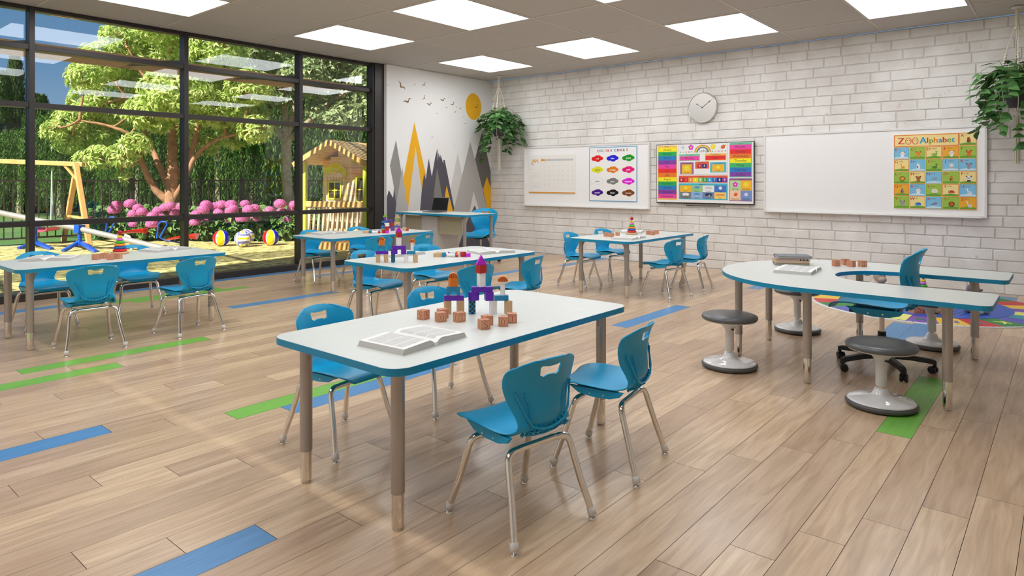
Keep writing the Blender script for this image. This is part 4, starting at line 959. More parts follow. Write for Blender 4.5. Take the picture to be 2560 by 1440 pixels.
def letter_cube(ch, x, y, z, rz, label, s=.047, group='wooden letter cubes'):
    if (ch, s) not in LCM:
        m = MB(); m.box((0, 0, s/2), (s, s, s)); body = m.mesh('letter_cube', PLAYWOOD); pr = MB(); mats = None; A0 = None
        for (O, U, V, Nn) in [((0, -s/2, s/2), (1, 0, 0), (0, 0, 1), (0, -1, 0)), ((s/2, 0, s/2), (0, 1, 0), (0, 0, 1), (1, 0, 0)), ((0, s/2, s/2), (-1, 0, 0), (0, 0, 1), (0, 1, 0)), ((-s/2, 0, s/2), (0, -1, 0), (0, 0, 1), (-1, 0, 0)), ((0, 0, s), (1, 0, 0), (0, 1, 0), (0, 0, 1))]:
            A = Art(O, U, V, Nn); A.frame(-s*.40, -s*.40, s*.40, s*.40, s*.035, LETTER_RED); A.frame(-s*.485, -s*.485, s*.485, s*.485, s*.03, (214, 132, 104)); serif(A, ch, 0, 0, s*.60, LETTER_RED)
            off = len(pr.v); pr.v += A.mb.v; pr.f += [tuple(i+off for i in f) for f in A.mb.f]; pr.m += A.mb.m; pr.s += A.mb.s; mats = A.mats
        LCM[(ch, s)] = (body, pr.mesh('letter_print', mats))
    b, p = LCM[(ch, s)]; o = put('letter_cube', b, None, .0015, (x, y, z), R(rz)); put('letter_print', p, o); return tag(o, label, 'letter cube', group)
zt = TH
for ch, x, y, a, lb in [('S', 2.342, 2.572, 8, 'letter S cube, leftmost of the cubes on the nearest table'), ('O', 2.360, 2.462, -24, 'letter O cube in front of the left Y cube on the nearest table'), ('Y', 2.424, 2.515, -22, 'letter Y cube half hidden behind the left O cube, nearest table'),
                        ('T', 2.420, 2.388, -10, 'letter T cube in front of the checkered castle block'), ('S', 2.376, 2.178, -23, 'letter S cube closest to us on the nearest table'), ('Y', 2.450, 2.225, -22, 'letter Y cube behind the closest S cube'),
                        ('O', 2.486, 2.150, -49, 'letter O cube facing us squarely at the right of the nearest table'), ('T', 2.572, 2.165, -46, 'letter T cube, rightmost of the cubes on the nearest table')]:
    letter_cube(ch, x, y, zt, a, lb, group='wooden letter cubes on the nearest table')
for ch, u, v, a, lb in [('S', 236, 650, -50, 'letter S cube at the left of the cubes on the left window table'), ('Y', 258, 646.5, -48, 'letter Y cube between S and O on the left window table'), ('O', 272, 650.5, -28, 'letter O cube in front of the Y on the left window table'), ('T', 292, 647.5, -44, 'letter T cube before the stacking rings on the left window table')]:
    p = tp(u, v, zt)+FW*.025; letter_cube(ch, p.x, p.y, zt, a, lb, .05, 'wooden letter cubes on the left window table')
for ch, u, v, a, lb in [('S', 2094, 666, -48, 'letter S cube on the horseshoe table, left of the others'), ('Y', 2117, 663, -50, 'letter Y cube behind the O on the horseshoe table'), ('O', 2132, 667.5, -18, 'letter O cube turned cornerwise on the horseshoe table'), ('T', 2160, 667.5, -40, 'letter T cube on the horseshoe table, rightmost of the others')]:
    p = tp(u, v, zt)+FW*.025; letter_cube(ch, p.x, p.y, zt, a, lb, .05, 'wooden letter cubes on the horseshoe table')
for ch, u, v, a, lb in [('Y', 1516, 591.5, -30, 'letter Y cube left of the rings on the brick wall table'), ('S', 1530, 593, -20, 'letter S cube in front, left of the rings on the brick wall table'), ('O', 1545, 590.5, -50, 'letter O cube nearest the stacking rings on the brick wall table'),
                        ('Y', 1622, 587, -40, 'letter Y cube just right of the rings on the brick wall table'), ('S', 1632, 588, -25, 'letter S cube in front, right of the rings on the brick wall table'), ('O', 1643, 585.5, -50, 'rightmost letter O cube on the brick wall table')]:
    p = tp(u, v, zt)+FW*.03; letter_cube(ch, p.x, p.y, zt, a, lb, .05, 'wooden letter cubes on the brick wall table')
# ---- open books
def open_book():
    W_, H_ = .20, .135; n = 12; pg = MB(); cv = MB()
    def prof(t): return .030*math.sin(PI*min(1, (t+.02)**.75*1.0)*.62+.25)*(1-t*.35) if t > 0 else .004
    for s in (-1, 1):
        top = []; 
        for i in range(n+1):
            t = i/n; x = s*(.004+t*(W_-.012)); z = (.010+.024*math.sin(min(1, t*5)*PI/2)*(1-.42*t)) if i else .012
            top.append((x, z))
        ins = .008
        vs = []
        for (x, z) in top: vs += [(x, -H_, z), (x, H_, z)]
        for i, (x, z) in enumerate(top): f = i/n; vs += [(x+s*ins*f*1.2, -H_-0.002, .0035), (x+s*ins*f*1.2, H_+.002, .0035)]
        m = 2*(n+1); fs_top = [(2*i, 2*i+1, 2*i+3, 2*i+2) if s < 0 else (2*i, 2*i+2, 2*i+3, 2*i+1) for i in range(n)]
        pg.add(vs, fs_top, 0, True); sd = []
        for i in range(n): sd += [(2*i, 2*i+2, m+2*i+2, m+2*i), (2*i+1, 2*i+3, m+2*i+3, m+2*i+1)]
        sd += [(2*n, 2*n+1, m+2*n+1, m+2*n)]; pg.add(vs, sd, 1)
        # printed lines
        for band in range(9):
            y0 = H_*.80-band*(2*H_*.80/9); y1 = y0-(.0235 if band not in (3, 6) else .017)
            for i in range(1, n-1):
                (xa, za), (xb, zb) = top[i], top[i+1]; pg.add([(xa, y1, za+.0005), (xb, y1, zb+.0005), (xb, y0, zb+.0005), (xa, y0, za+.0005)], [(0, 1, 2, 3)], 2)
    cv.prism([(-W_-.004, -H_-.005), (W_+.004, -H_-.005), (W_+.004, H_+.005), (-W_-.004, H_+.005)], 0, .0028)
    cv.M = Matrix.Rotation(R(90), 4, 'X'); cv.lathe([(.010, -H_-.004), (.010, H_+.004)], (0, .008, 0), 12)
    return pg.mesh('pages', [PAPER, PAGEEDGE, INK]), cv.mesh('cover', mat('book_cover_white', (228, 226, 222), .5))
BP, BC = open_book(); ob0 = None
for x, y, a, lb in [(1.985, 2.245, 4, 'open book on the nearest table'), (1.914, 7.055, -35, 'open book at the left end of the left window table'), (2.924, 7.082, 15, 'open book at the right end of the left window table'), (4.914, 4.41, -20, 'open book at the right end of the middle table'),
                    (4.20, 4.94, -3, 'open book behind the block castle on the middle table'), (5.219, 7.593, -3, 'open book at the left end of the far window table'), (7.163, 4.158, 5, 'open book in front of the rings on the brick wall table'), (8.07, 4.62, 21, 'open book behind the rings on the brick wall table'), (5.462, 1.653, 5, 'open book on the horseshoe table')]:
    if ob0 is None: ob0 = thing('open_book', lb, 'book', (x, y, zt), R(a), 'open books with white pages'); put('pages', BP, ob0); put('cover', BC, ob0)
    else: dup(ob0, (x, y, zt), R(a), lb)
# ---- closed books
z = zt
for cov, th_, dx, dy, a, lb in [((96, 92, 92), .020, 0, 0, -66, 'dark-covered book at the bottom of the stack on the horseshoe table'), ((214, 160, 88), .022, 0, .0, -64, 'book with tan cover in the stack on the horseshoe table'), ((176, 158, 176), .014, .02, .0, -67, 'thin mauve book with black spine marks in the stack'), ((104, 108, 120), .020, .035, -.005, -60, 'grey book lying on top of the stack on the horseshoe table')]:
    t = thing('closed_book', lb, 'book', (5.875+dx, 1.835+dy, z), R(a), 'stacked closed books'); w_, h_ = .27, .20
    MB().box((0, 0, th_/2), (w_-.01, h_-.01, th_-.006)).build('pages', mat('book_block', (214, 208, 196), .8, noise=(60, .8, (186, 180, 168), (.1, .1, 5))), t)
    m = MB(); m.box((0, 0, .0015), (w_, h_, .003)); m.box((0, 0, th_-.0015), (w_, h_, .003)); m.box((0, h_/2, th_/2), (w_, .003, th_)); c_ = m.build('cover', mat('cover_%d' % cov[0], cov, .45), t)
    if th_ < .016:
        m = MB()
        for k in (0.06, .085, .11): m.box((k, -h_/2-.0005, th_/2), (.010, .002, th_-.001))
        m.build('spine_mark', BLACK, t)
    z += th_
# ---- stacking rings
def make_rings(label, x, y, z):
    t = thing('stacking_rings', label, 'toy', (x, y, z), 0, 'wooden ring towers')
    MB().lathe([(.074, 0), (.080, .006), (.080, .016), (.074, .024), (.0001, .024)], n=40).build('base', WOOD, t); MB().cyl((0, 0, .02), (0, 0, .236), .006).build('peg', mat('red_peg', (170, 34, 34), .35), t)
    zz = .024
    for (r, h, c) in ((.062, .027, (222, 32, 40)), (.055, .025, (44, 92, 172)), (.048, .025, (246, 146, 40)), (.040, .026, (54, 198, 44)), (.032, .026, (232, 118, 226)), (.025, .026, (246, 214, 46))):
        MB().torus((0, 0, zz+h/2), r-h/2*1.05, h/2, 36, 12).build('ring', paint(c, .2), t); zz += h+.0005
    zz += .008; m = MB(); m.sphere((0, 0, zz+.020), .0225, 24, 14); m.lathe([(.004, zz-.012), (.012, zz+.006)], n=12); m.build('ball_top', mat('speckled_red_ball', (176, 26, 34), .3), t)
    return t
p = tp(289, 637, zt)+FW*.07; rg = make_rings('rainbow stacking ring tower on the left window table', p.x, p.y, zt)
p = tp(1582, 587, zt)+FW*.075; dup(rg, (p.x, p.y, zt), 0, 'rainbow stacking ring tower on the brick wall table')
# ---- building blocks
PUR, CY, ORG, REDB, MAG, GRN, BLB, WHT, NAVY = (98, 34, 176), (30, 134, 180), (222, 120, 30), (180, 38, 36), (206, 40, 214), (130, 178, 40), (30, 110, 182), (240, 236, 232), (24, 34, 84)
P2 = (102, 62, 148)
def block_mesh(kind, sz, c):
    w, d, h = sz; m = MB(); mats = [WOOD if c == 'wood' else paint(c, .35)]
    if kind == 'box': m.box((0, 0, h/2), (w, d, h))
    elif kind == 'cyl': m.lathe([(w/2, 0), (w/2, h)], n=28)
    elif kind == 'lying': m.M = Matrix.Rotation(R(90), 4, 'Y') @ Matrix.Translation((-w/2, 0, -h/2)); m.lathe([(w/2, 0), (w/2, h)], n=24)
    elif kind == 'arch':
        r = w*.26; a = [(-w/2, 0), (-r, 0)]+[(-r*math.cos(PI*i/10), r*1.15*math.sin(PI*i/10)) for i in range(1, 10)]+[(r, 0), (w/2, 0), (w/2, h), (-w/2, h)]; standing(m, a, -d/2, d/2)
    elif kind == 'dome':
        a = [(w/2*math.cos(PI*i/14), h*math.sin(PI*i/14)) for i in range(15)]; standing(m, a, -d/2, d/2); mats.append(paint((140, 26, 18), .4))
        for s in (-1, 1):
            for k in range(-2, 3): x = k*w*.18; t_ = h*math.sqrt(max(0, 1-(abs(x)+w*.035)**2/(w/2)**2)); m.add([(x-w*.035, s*(d/2+.0004), .0), (x+w*.035, s*(d/2+.0004), .0), (x+w*.035, s*(d/2+.0004), t_*.97), (x-w*.035, s*(d/2+.0004), t_*.97)], [(0, 1, 2, 3)], 1)
    elif kind == 'roof':
        standing(m, [(-w/2, 0), (w/2, 0), (0, h)], -d/2, d/2)
        if c == MAG:
            mats.append(paint((120, 20, 160), .4))
            for r_ in range(4):
                for k in range(5-r_):
                    x = (k-(4-r_)/2)*w*.19; z_ = h*(.02+r_*.2); m.add([(x-w*.06, -d/2-.0004, z_), (x+w*.06, -d/2-.0004, z_), (x, -d/2-.0004, z_+h*.13)], [(0, 1, 2)], 1)
    elif kind == 'check':
        m.box((0, 0, h/2), (w, d, h)); mats.append(paint((22, 22, 24), .4)); q = w/3; n = int(round(h/q))
        for r_ in range(n):
            for k in range(3):
                if (r_+k) % 2 == 1:
                    for s in (-1, 1): m.add([(-w/2+k*q, s*(d/2+.0004), r_*h/n), (-w/2+(k+1)*q, s*(d/2+.0004), r_*h/n), (-w/2+(k+1)*q, s*(d/2+.0004), (r_+1)*h/n), (-w/2+k*q, s*(d/2+.0004), (r_+1)*h/n)], [(0, 1, 2, 3)], 1)
    return m.mesh('block', mats)
BMC = {}
def blocks(lst, o, rot, z0, where, group):
    for kind, c, sz, x, dy, z, a, lb in lst:
        key = (kind, str(c), sz)
        if key not in BMC: BMC[key] = block_mesh(kind, sz, c)
        M_ = Matrix.Rotation(R(rot), 3, 'Z'); p = M_ @ Vector((x, dy, 0))
        ob = put('building_block', BMC[key], None, .0012 if kind in ('box', 'arch') else 0, (o[0]+p.x, o[1]+p.y, z0+z), R(rot+a)); tag(ob, lb+' '+where, 'building block', group)
P3 = (.034, .034, .072)
CASTLE = [('box', 'wood', P3, -.167, 0, 0, 20, 'left natural wood post under the left purple slab of the castle'), ('box', 'wood', P3, -.098, 0, 0, 20, 'right natural wood post under the left purple slab of the castle'),
          ('box', PUR, (.106, .034, .028), -.132, 0, .072, 5, 'purple slab carrying the blue arch of the castle'), ('arch', CY, (.074, .034, .048), -.136, 0, .100, 5, 'blue arch block of the castle'), ('box', ORG, (.045, .045, .045), -.136, 0, .148, 20, 'orange cube on the blue arch of the castle'), ('dome', ORG, (.052, .034, .028), -.136, 0, .193, 5, 'striped dome on the orange cube of the castle'),
          ('check', CY, (.034, .034, .072), -.036, 0, 0, 12, 'blue and black checkered post of the castle'), ('box', WHT, P3, .078, 0, 0, 20, 'white post under the right purple cube of the castle'), ('box', 'wood', (.034, .034, .070), .160, 0, 0, 25, 'wooden post at the right end of the castle'),
          ('box', PUR, (.043, .043, .046), -.026, 0, .072, 35, 'left purple cube under the white tower of the castle'), ('box', PUR, (.043, .043, .046), .056, 0, .072, 15, 'right purple cube under the white tower of the castle'), ('box', PUR, (.115, .034, .028), .018, 0, .118, 5, 'purple slab lying under the white tower of the castle'),
          ('box', WHT, (.035, .035, .074), .014, 0, .146, 35, 'white tower block of the castle'), ('box', REDB, (.043, .043, .044), .014, 0, .220, 35, 'red cube on top of the white tower of the castle'), ('roof', MAG, (.058, .034, .052), .014, 0, .264, 12, 'magenta triangle roof on the castle'),
          ('box', CY, (.075, .034, .028), .122, 0, .072, 8, 'blue slab at the right wing of the castle'), ('cyl', WHT, (.026, .026, .074), .130, 0, .100, 0, 'white round column of the castle'), ('dome', ORG, (.056, .034, .028), .130, 0, .174, 5, 'striped half round cap on the white column of the castle')]
blocks(CASTLE, tp(1196, 786, zt)+FW*.02, -50, zt, 'on the nearest table', 'castle blocks on the nearest table')
blocks(CASTLE, tp(992, 656.5, zt)+FW*.02, -50, zt, 'on the middle table', 'castle blocks on the middle table')
C3 = [('box', GRN, (.05, .04, .030), -.090, 0, 0, 0, 'green block at the foot of the blue tower'), ('box', BLB, (.047, .042, .046), -.090, 0, .030, 0, 'blue cube of the left tower'), ('box', NAVY, (.044, .036, .016), -.088, 0, .076, 0, 'thin navy block of the left tower'), ('box', BLB, (.070, .036, .030), -.070, 0, .112, 0, 'blue slab high on the left tower'), ('box', P2, (.028, .028, .052), -.060, 0, .142, 0, 'small purple post under the green roof'), ('roof', GRN, (.064, .034, .046), -.058, 0, .194, 0, 'green triangle roof'),
      ('box', REDB, (.056, .048, .062), -.028, 0, 0, 0, 'red block under the white cube'), ('box', WHT, (.056, .044, .050), -.026, 0, .062, 0, 'white cube of the tower'), ('box', P2, (.056, .044, .064), .050, 0, 0, 0, 'purple block under the red cube'), ('box', REDB, (.044, .040, .048), .046, 0, .064, 0, 'red cube on the purple block'), ('arch', P2, (.082, .034, .050), .010, 0, .112, 0, 'purple arch spanning two towers'),
      ('box', 'wood', (.080, .036, .046), .116, 0, 0, 0, 'natural wood block at the foot of the right tower'), ('box', BLB, (.080, .036, .025), .116, 0, .046, 0, 'blue slab in the right tower'), ('arch', 'wood', (.080, .034, .053), .116, 0, .071, 0, 'natural wood arch in the right tower'), ('cyl', GRN, (.034, .034, .053), .120, 0, .124, 0, 'green round column in the right tower'), ('roof', 'wood', (.078, .034, .050), .120, 0, .177, 0, 'natural wood triangle roof on the right tower'),
      ('box', 'wood', (.052, .040, .046), .220, -.02, 0, 0, 'loose wood cube right of the tall towers'), ('lying', REDB, (.030, .030, .038), .262, -.03, 0, 0, 'small red round block at the right end'), ('box', WHT, (.020, .03, .03), .014, -.02, 0, 0, 'small white block between the tower feet')]
blocks(C3, tp(972, 577, zt)+FW*.03, -50, zt, 'on the far window table', 'tower blocks on the far window table')
LOOSE = [('box', 'wood', (.080, .036, .036), -.128, 0, 0, 3, 'natural wood bar lying at the left of the loose blocks'), ('box', CY, (.034, .036, .042), -.068, 0, 0, 3, 'blue cube among the loose blocks'), ('lying', WHT, (.034, .034, .078), -.006, 0, 0, 2, 'white round bar lying among the loose blocks'), ('lying', REDB, (.024, .024, .028), .050, 0, 0, 2, 'little red round block lying among the loose blocks'),
         ('box', WHT, (.034, .034, .036), .070, .05, 0, 5, 'white cube among the loose blocks'), ('box', REDB, (.046, .046, .046), .108, .02, 0, 22, 'red cube among the loose blocks'), ('box', MAG, (.046, .036, .034), .156, .01, 0, 4, 'magenta block at the right of the loose blocks'), ('box', ORG, (.044, .036, .038), .052, .11, .0, 5, 'orange cube behind the loose blocks'), ('roof', PUR, (.074, .036, .036), -.034, .11, 0, 5, 'purple triangle behind the loose blocks'),
         ('box', 'wood', (.074, .034, .030), -.116, .12, 0, -3, 'natural wood bar behind the loose blocks'), ('box', CY, (.06, .034, .022), -.112, .058, 0, 0, 'flat blue slab between the two wood bars'), ('box', BLB, (.05, .03, .020), .0, .175, 0, 0, 'flat blue slab at the back of the loose blocks')]
blocks(LOOSE, tp(1128, 643, zt)+FW*.02, -50, zt, 'on the middle table', 'loose blocks on the middle table')
blocks(LOOSE, tp(938, 583.5, zt)+FW*.02, -50, zt, 'on the far window table', 'loose blocks on the far window table')

# ================================================================== ON THE WALLS
XW = 10.098
def board(label, yl, yr, z0, z1):
    t = thing('whiteboard', label, 'whiteboard', (XW, (yl+yr)/2, (z0+z1)/2), group='whiteboards on the brick wall'); w, h = yl-yr, z1-z0
    MB().box((-.018, 0, 0), (.03, w-.04, h-.04)).build('board_surface', WHITEB, t)
    m = MB()
    for s in (-1, 1): m.box((-.022, s*(w/2-.015), 0), (.044, .03, h)); 
    m.box((-.022, 0, h/2-.015), (.0438, w-.05, .03)); m.box((-.022, 0, -h/2+.015), (.0438, w-.05, .03)); m.build('board_frame', ALU, t, .004)
    MB().box((-.045, 0, -h/2+.006), (.08, w-.10, .016)).build('pen_tray', ALU, t, .004)
    return t
board('smaller whiteboard at left, holding the calendar and colour chart', 8.17, 5.44, .905, 2.035)
board('wide whiteboard at right, holding the alphabet poster', 3.535, .80, .925, 2.085)
def sheet(name, label, cat, Xs, yl, z0, w, h, th=.004, bg=(244, 242, 236)):
    t = thing(name, label, cat, (Xs, yl, z0)); MB().box((-th/2, -w/2, h/2), (th, w, h)).build('backing', paint(bg), t)
    return t, Art((-th, 0, 0), (0, -1, 0), (0, 0, 1), (-1, 0, 0))
XB = XW-.034
# ---- calendar
t, A = sheet('wall_calendar', 'white January calendar with orange lettering on the left whiteboard', 'calendar', XB, 8.04, 1.152, 1.09, .72, .012)
OG = (236, 160, 52); GR = (120, 116, 112)
A.rect(.004, 0, 1.086, .022, OG); A.text('JAN', .148, .608, .070, OG, bold=.003); A.text('2022', .098, .545, .028, GR)
A.rect(.297, .607, 1.046, .644, (208, 206, 203)); A.rect(.297, .607, .392, .644, OG)
for i, c in enumerate('SMTWTFS'): A.text(c, .297+.107*(i+.9), .626, .014, (250, 250, 250) if i == 0 else GR)
for i in range(8): A.rect(.297+.107*i, .10, .2985+.107*i, .600, (222, 219, 214), False)
for j in range(7): A.rect(.297, .10+.0833*j, 1.046, .1015+.0833*j, (222, 219, 214), False)
A.k += 1
for d in range(1, 32):
    q = d+5; A.text(str(d), .297+.107*(q % 7+.86), .575-.0833*(q//7), .014, OG if q % 7 in (0,) else GR)
for y0, tt in ((.455, 'DEC'), (.265, 'FEB')):
    A.text(tt, .065, y0, .014, OG)
    for r_ in range(5):
        for c_ in range(7): A.text(str((r_*7+c_) % 28+1), .055+.031*c_, y0-.07-.024*r_, .010, OG if c_ == 0 else GR)
A.build('calendar_print', t)
# ---- colour chart
t, A = sheet('colour_chart', 'colour chart poster with twelve painted clouds on the left whiteboard', 'poster', XB, 6.65, 1.022, .974, .962, .006, (108, 170, 214))
A.rect(.014, .014, .96, .948, (246, 245, 242))
cols = [(226, 30, 30), (40, 40, 220), (20, 160, 60), (240, 120, 20), (232, 40, 120), (110, 60, 20)]
for i, c in enumerate('COLORS'): A.text(c, .19+i*.054, .892+(.004 if i % 2 else 0), .046, cols[i], bold=.003)
for i, c in enumerate('CHART'): A.text(c, .545+i*.058, .896, .046, [(60, 40, 160), (40, 40, 220), (226, 30, 30), (20, 160, 60), (226, 20, 110)][i], bold=.003)
CC = [('red', (232, 6, 6)), ('blue', (10, 10, 222)), ('green', (6, 156, 10)), ('yellow', (234, 232, 10)), ('orange', (240, 128, 8)), ('pink', (238, 0, 126)), ('white', (246, 246, 244)), ('gray', (128, 126, 124)), ('magenta', (232, 6, 222)), ('purple', (72, 0, 140)), ('black', (8, 8, 8)), ('brown', (132, 66, 4))]
for i, (nm, c) in enumerate(CC):
    u, v = .17+.315*(i % 3), .757-.2015*(i//3)
    if nm == 'white':
        for (du, dv, a, b) in ((-.06, 0, .0625, .0415), (.07, .005, .0565, .0375), (-.01, .025, .0525, .0355), (.03, .03, .0525, .0345), (.015, -.025, .0565, .0345)): A.ell(u+du, v+dv, a, b, (190, 190, 188), up=False)
        A.k += 1
    for (du, dv, a, b) in ((-.06, 0, .060, .039), (.07, .005, .054, .035), (-.01, .025, .05, .033), (.03, .03, .05, .032), (.015, -.025, .054, .032)): A.ell(u+du, v+dv, a, b, c, up=False)
    A.k += 1; A.text(nm, u+.005, v, .030, (110, 108, 100) if nm in ('yellow', 'white') else (250, 250, 250), bold=.0012)
A.build('chart_print', t)
# ---- alphabet poster
t, A = sheet('alphabet_poster', 'orange and green animal alphabet poster on the right whiteboard', 'poster', XB, 1.815, 1.025, .908, .972, .008, (246, 214, 130))
RD, OR, GN, BL = (206, 62, 40), (232, 106, 36), (120, 168, 44), (40, 150, 190)
A.rect(.002, .812, .722, .966, OR); A.rect(.010, .820, .714, .958, (250, 226, 150))
A.text('Z', .085, .885, .085, (214, 44, 50), bold=.004)
for u in (.168, .246):
    A.ell(u, .886, .036, .046, (214, 44, 50), n=24); A.ell(u, .886, .028, .038, (250, 226, 150), n=24)
    for s in (-1, 1): A.ell(u+s*.013, .895, .0055, .006, (60, 60, 70), up=False)
    A.k += 1; A.line([(u-.010, .876), (u, .870), (u+.010, .876)], .003, (214, 44, 50))
for i, (c, k) in enumerate(zip('Alphabet', [(20, 160, 200), (214, 44, 50), (120, 168, 44), (236, 130, 30), (40, 150, 190), (206, 40, 60), (110, 160, 40), (20, 160, 200)])): A.text(c, .335+[0, .05, .092, .140, .190, .238, .285, .328][i], .886, .072 if i else .085, k, bold=.003)
LBL, LGN, LYE, LOR = (128, 198, 232), (164, 200, 74), (248, 226, 150), (244, 178, 40)
ZOO = [('Bear', LBL, 'quad', (244, 244, 244)), ('Cat', LGN, 'quad', (240, 140, 50)), ('Dinosaur', LYE, 'long', (130, 186, 70)), ('Elefant', LOR, 'quad', (240, 236, 232)), ('Fox', LGN, 'quad', (234, 110, 40)),
       ('Giraffe', LYE, 'tall', (244, 176, 50)), ('Hen', LBL, 'bird', (246, 244, 240)), ('Iguana', LGN, 'long', (60, 140, 50)), ('Jellyfish', LBL, 'jelly', (246, 240, 236)), ('Koala', LBL, 'quad', (156, 156, 166)),
       ('Lion', LGN, 'mane', (240, 170, 40)), ('Monkey', LYE, 'quad', (176, 104, 50)), ('Narval', LBL, 'fish', (150, 156, 172)), ('Owl', LGN, 'bird', (206, 140, 60)), ('Panda', LYE, 'panda', (244, 244, 244)),
       ('Quail', LOR, 'bird', (150, 140, 130)), ('Rabbit', LBL, 'quad', (246, 240, 240)), ('Sheep', LGN, 'mane', (244, 238, 220)), ('Turtle', LYE, 'dome', (206, 50, 40)), ('Unicorn', LBL, 'tall', (246, 240, 246)),
       ('Vole', LGN, 'quad', (166, 160, 164)), ('Whale', LYE, 'dome', (30, 110, 180)), ('Xiphias', LBL, 'fish', (146, 120, 160)), ('Yak', LGN, 'mane', (210, 104, 40)), ('Zebra', LOR, 'tall', (236, 236, 236))]
def beast(A, u, v, s, kind, c):
    dk_ = tuple(int(x*.55) for x in c); e = (40, 30, 30)
    if kind in ('quad', 'panda'):
        A.ell(u, v-.34*s, .30*s, .30*s, c); [A.ell(u+q*.34*s, v+.38*s, .13*s, .14*s, e if kind == 'panda' else dk_, up=False) for q in (-1, 1)]; A.k += 1; A.ell(u, v+.12*s, .40*s, .32*s, c)
        if kind == 'panda': [A.ell(u+q*.16*s, v+.12*s, .11*s, .12*s, e, up=False) for q in (-1, 1)]; A.k += 1; A.ell(u, v-.42*s, .30*s, .18*s, (40, 36, 60))
        [A.ell(u+q*.15*s, v+.14*s, .045*s, .05*s, (250, 250, 250) if kind == 'panda' else e, up=False) for q in (-1, 1)]; A.k += 1; A.ell(u, v+.0*s, .07*s, .05*s, dk_)
    elif kind == 'mane':
        for k in range(10): A.ell(u+.36*s*math.cos(k*.628), v+.02*s+.30*s*math.sin(k*.628), .16*s, .16*s, c if c[2] > 100 else dk_, up=False)
        A.k += 1; A.ell(u, v+.02*s, .34*s, .30*s, c); [A.ell(u+q*.12*s, v+.08*s, .04*s, .05*s, e, up=False) for q in (-1, 1)]; A.k += 1; A.rect(u-.2*s, v-.6*s, u-.1*s, v-.3*s, dk_, False); A.rect(u+.1*s, v-.6*s, u+.2*s, v-.3*s, dk_)
    elif kind == 'tall':
        A.ell(u+.12*s, v-.18*s, .34*s, .20*s, c); A.line([(u-.12*s, v-.15*s), (u-.22*s, v+.40*s)], .14*s, c); A.ell(u-.28*s, v+.44*s, .18*s, .11*s, c); [A.rect(u+q*s, v-.6*s, u+(q+.07)*s, v-.25*s, c, False) for q in (-.12, .05, .22, .36)]; A.k += 1
        for k in range(4): A.ell(u+(-.08+.12*k)*s, v-(.12+.05*(k % 2))*s, .045*s, .06*s, dk_ if c[2] < 200 else (150, 130, 160), up=False)
        A.k += 1
    elif kind == 'bird':
        A.ell(u, v-.12*s, .32*s, .38*s, c); A.ell(u-.04*s, v+.32*s, .24*s, .22*s, c); A.poly([(u+.16*s, v+.34*s), (u+.34*s, v+.28*s), (u+.16*s, v+.24*s)], (240, 160, 40)); A.ell(u+.04*s, v+.36*s, .05*s, .05*s, e); A.ell(u-.14*s, v-.12*s, .14*s, .24*s, dk_)
    elif kind == 'fish': A.ell(u, v, .46*s, .20*s, c, .35); A.poly([(u-.36*s, v-.10*s), (u-.62*s, v+.06*s), (u-.56*s, v-.34*s)], c); A.line([(u+.38*s, v+.16*s), (u+.72*s, v+.32*s)], .05*s, (230, 200, 140)); A.ell(u+.24*s, v+.12*s, .04*s, .04*s, e)
    elif kind == 'dome': A.poly([(u+.5*s*math.cos(PI*i/12), v-.28*s+.48*s*math.sin(PI*i/12)) for i in range(13)], c); A.ell(u-.42*s, v-.0*s, .16*s, .14*s, (130, 180, 70) if c[0] > 100 else (90, 160, 220)); A.rect(u-.55*s, v-.42*s, u+.55*s, v-.28*s, (240, 210, 120) if c[0] > 100 else (120, 200, 230))
    elif kind == 'long': A.ell(u, v-.22*s, .42*s, .22*s, c); A.line([(u+.25*s, v-.15*s), (u+.34*s, v+.28*s)], .15*s, c); A.ell(u+.28*s, v+.34*s, .20*s, .13*s, c); A.line([(u-.3*s, v-.22*s), (u-.62*s, v-.05*s)], .11*s, c); [A.poly([(u+(-.3+.14*k)*s, v-.04*s), (u+(-.22+.14*k)*s, v+.10*s), (u+(-.16+.14*k)*s, v-.04*s)], (214, 60, 40), False) for k in range(5)]; A.k += 1
    else: A.ell(u, v+.12*s, .34*s, .30*s, c); [A.line([(u+q*s, v-.1*s), (u+(q+.06)*s, v-.5*s)], .06*s, (240, 196, 90), False) for q in (-.24, -.1, .04, .18)]; A.k += 1; [A.ell(u+q*.12*s, v+.12*s, .04*s, .05*s, e, up=False) for q in (-1, 1)]; A.k += 1
def cell(A, u0, v0, w, h, word, bgc, kind, c, bc):
    A.rect(u0, v0, u0+w, v0+h, bc); A.rect(u0+.005, v0+.005, u0+w-.005, v0+h-.005, bgc)
    A.poly([(u0+.005, v0+.005), (u0+w-.005, v0+.005), (u0+w-.005, v0+h*.16), (u0+w*.5, v0+h*.24), (u0+.005, v0+h*.14)], (110, 170, 50) if bgc != LBL else (210, 236, 246))
    A.text(word[0], u0+w*.17, v0+h*.80, h*.24, (206, 50, 46), bold=.0012); A.text(word[1:], u0+w*.30+len(word)*.0042, v0+h*.84, h*.12, (120, 70, 40))
    beast(A, u0+w*.56, v0+h*.42, h*.44, kind, c)
cell(A, .730, .812, .174, .154, 'Ant', LYE, 'bird', (176, 76, 36), OR)
for i, (wd, bgc, kd, c) in enumerate(ZOO): cell(A, .002+.182*(i % 5), .651-.1615*(i//5), .174, .154, wd, bgc, kd, c, OR if bgc in (LYE, LOR) else (BL if bgc == LBL else GN))
A.build('alphabet_print', t)
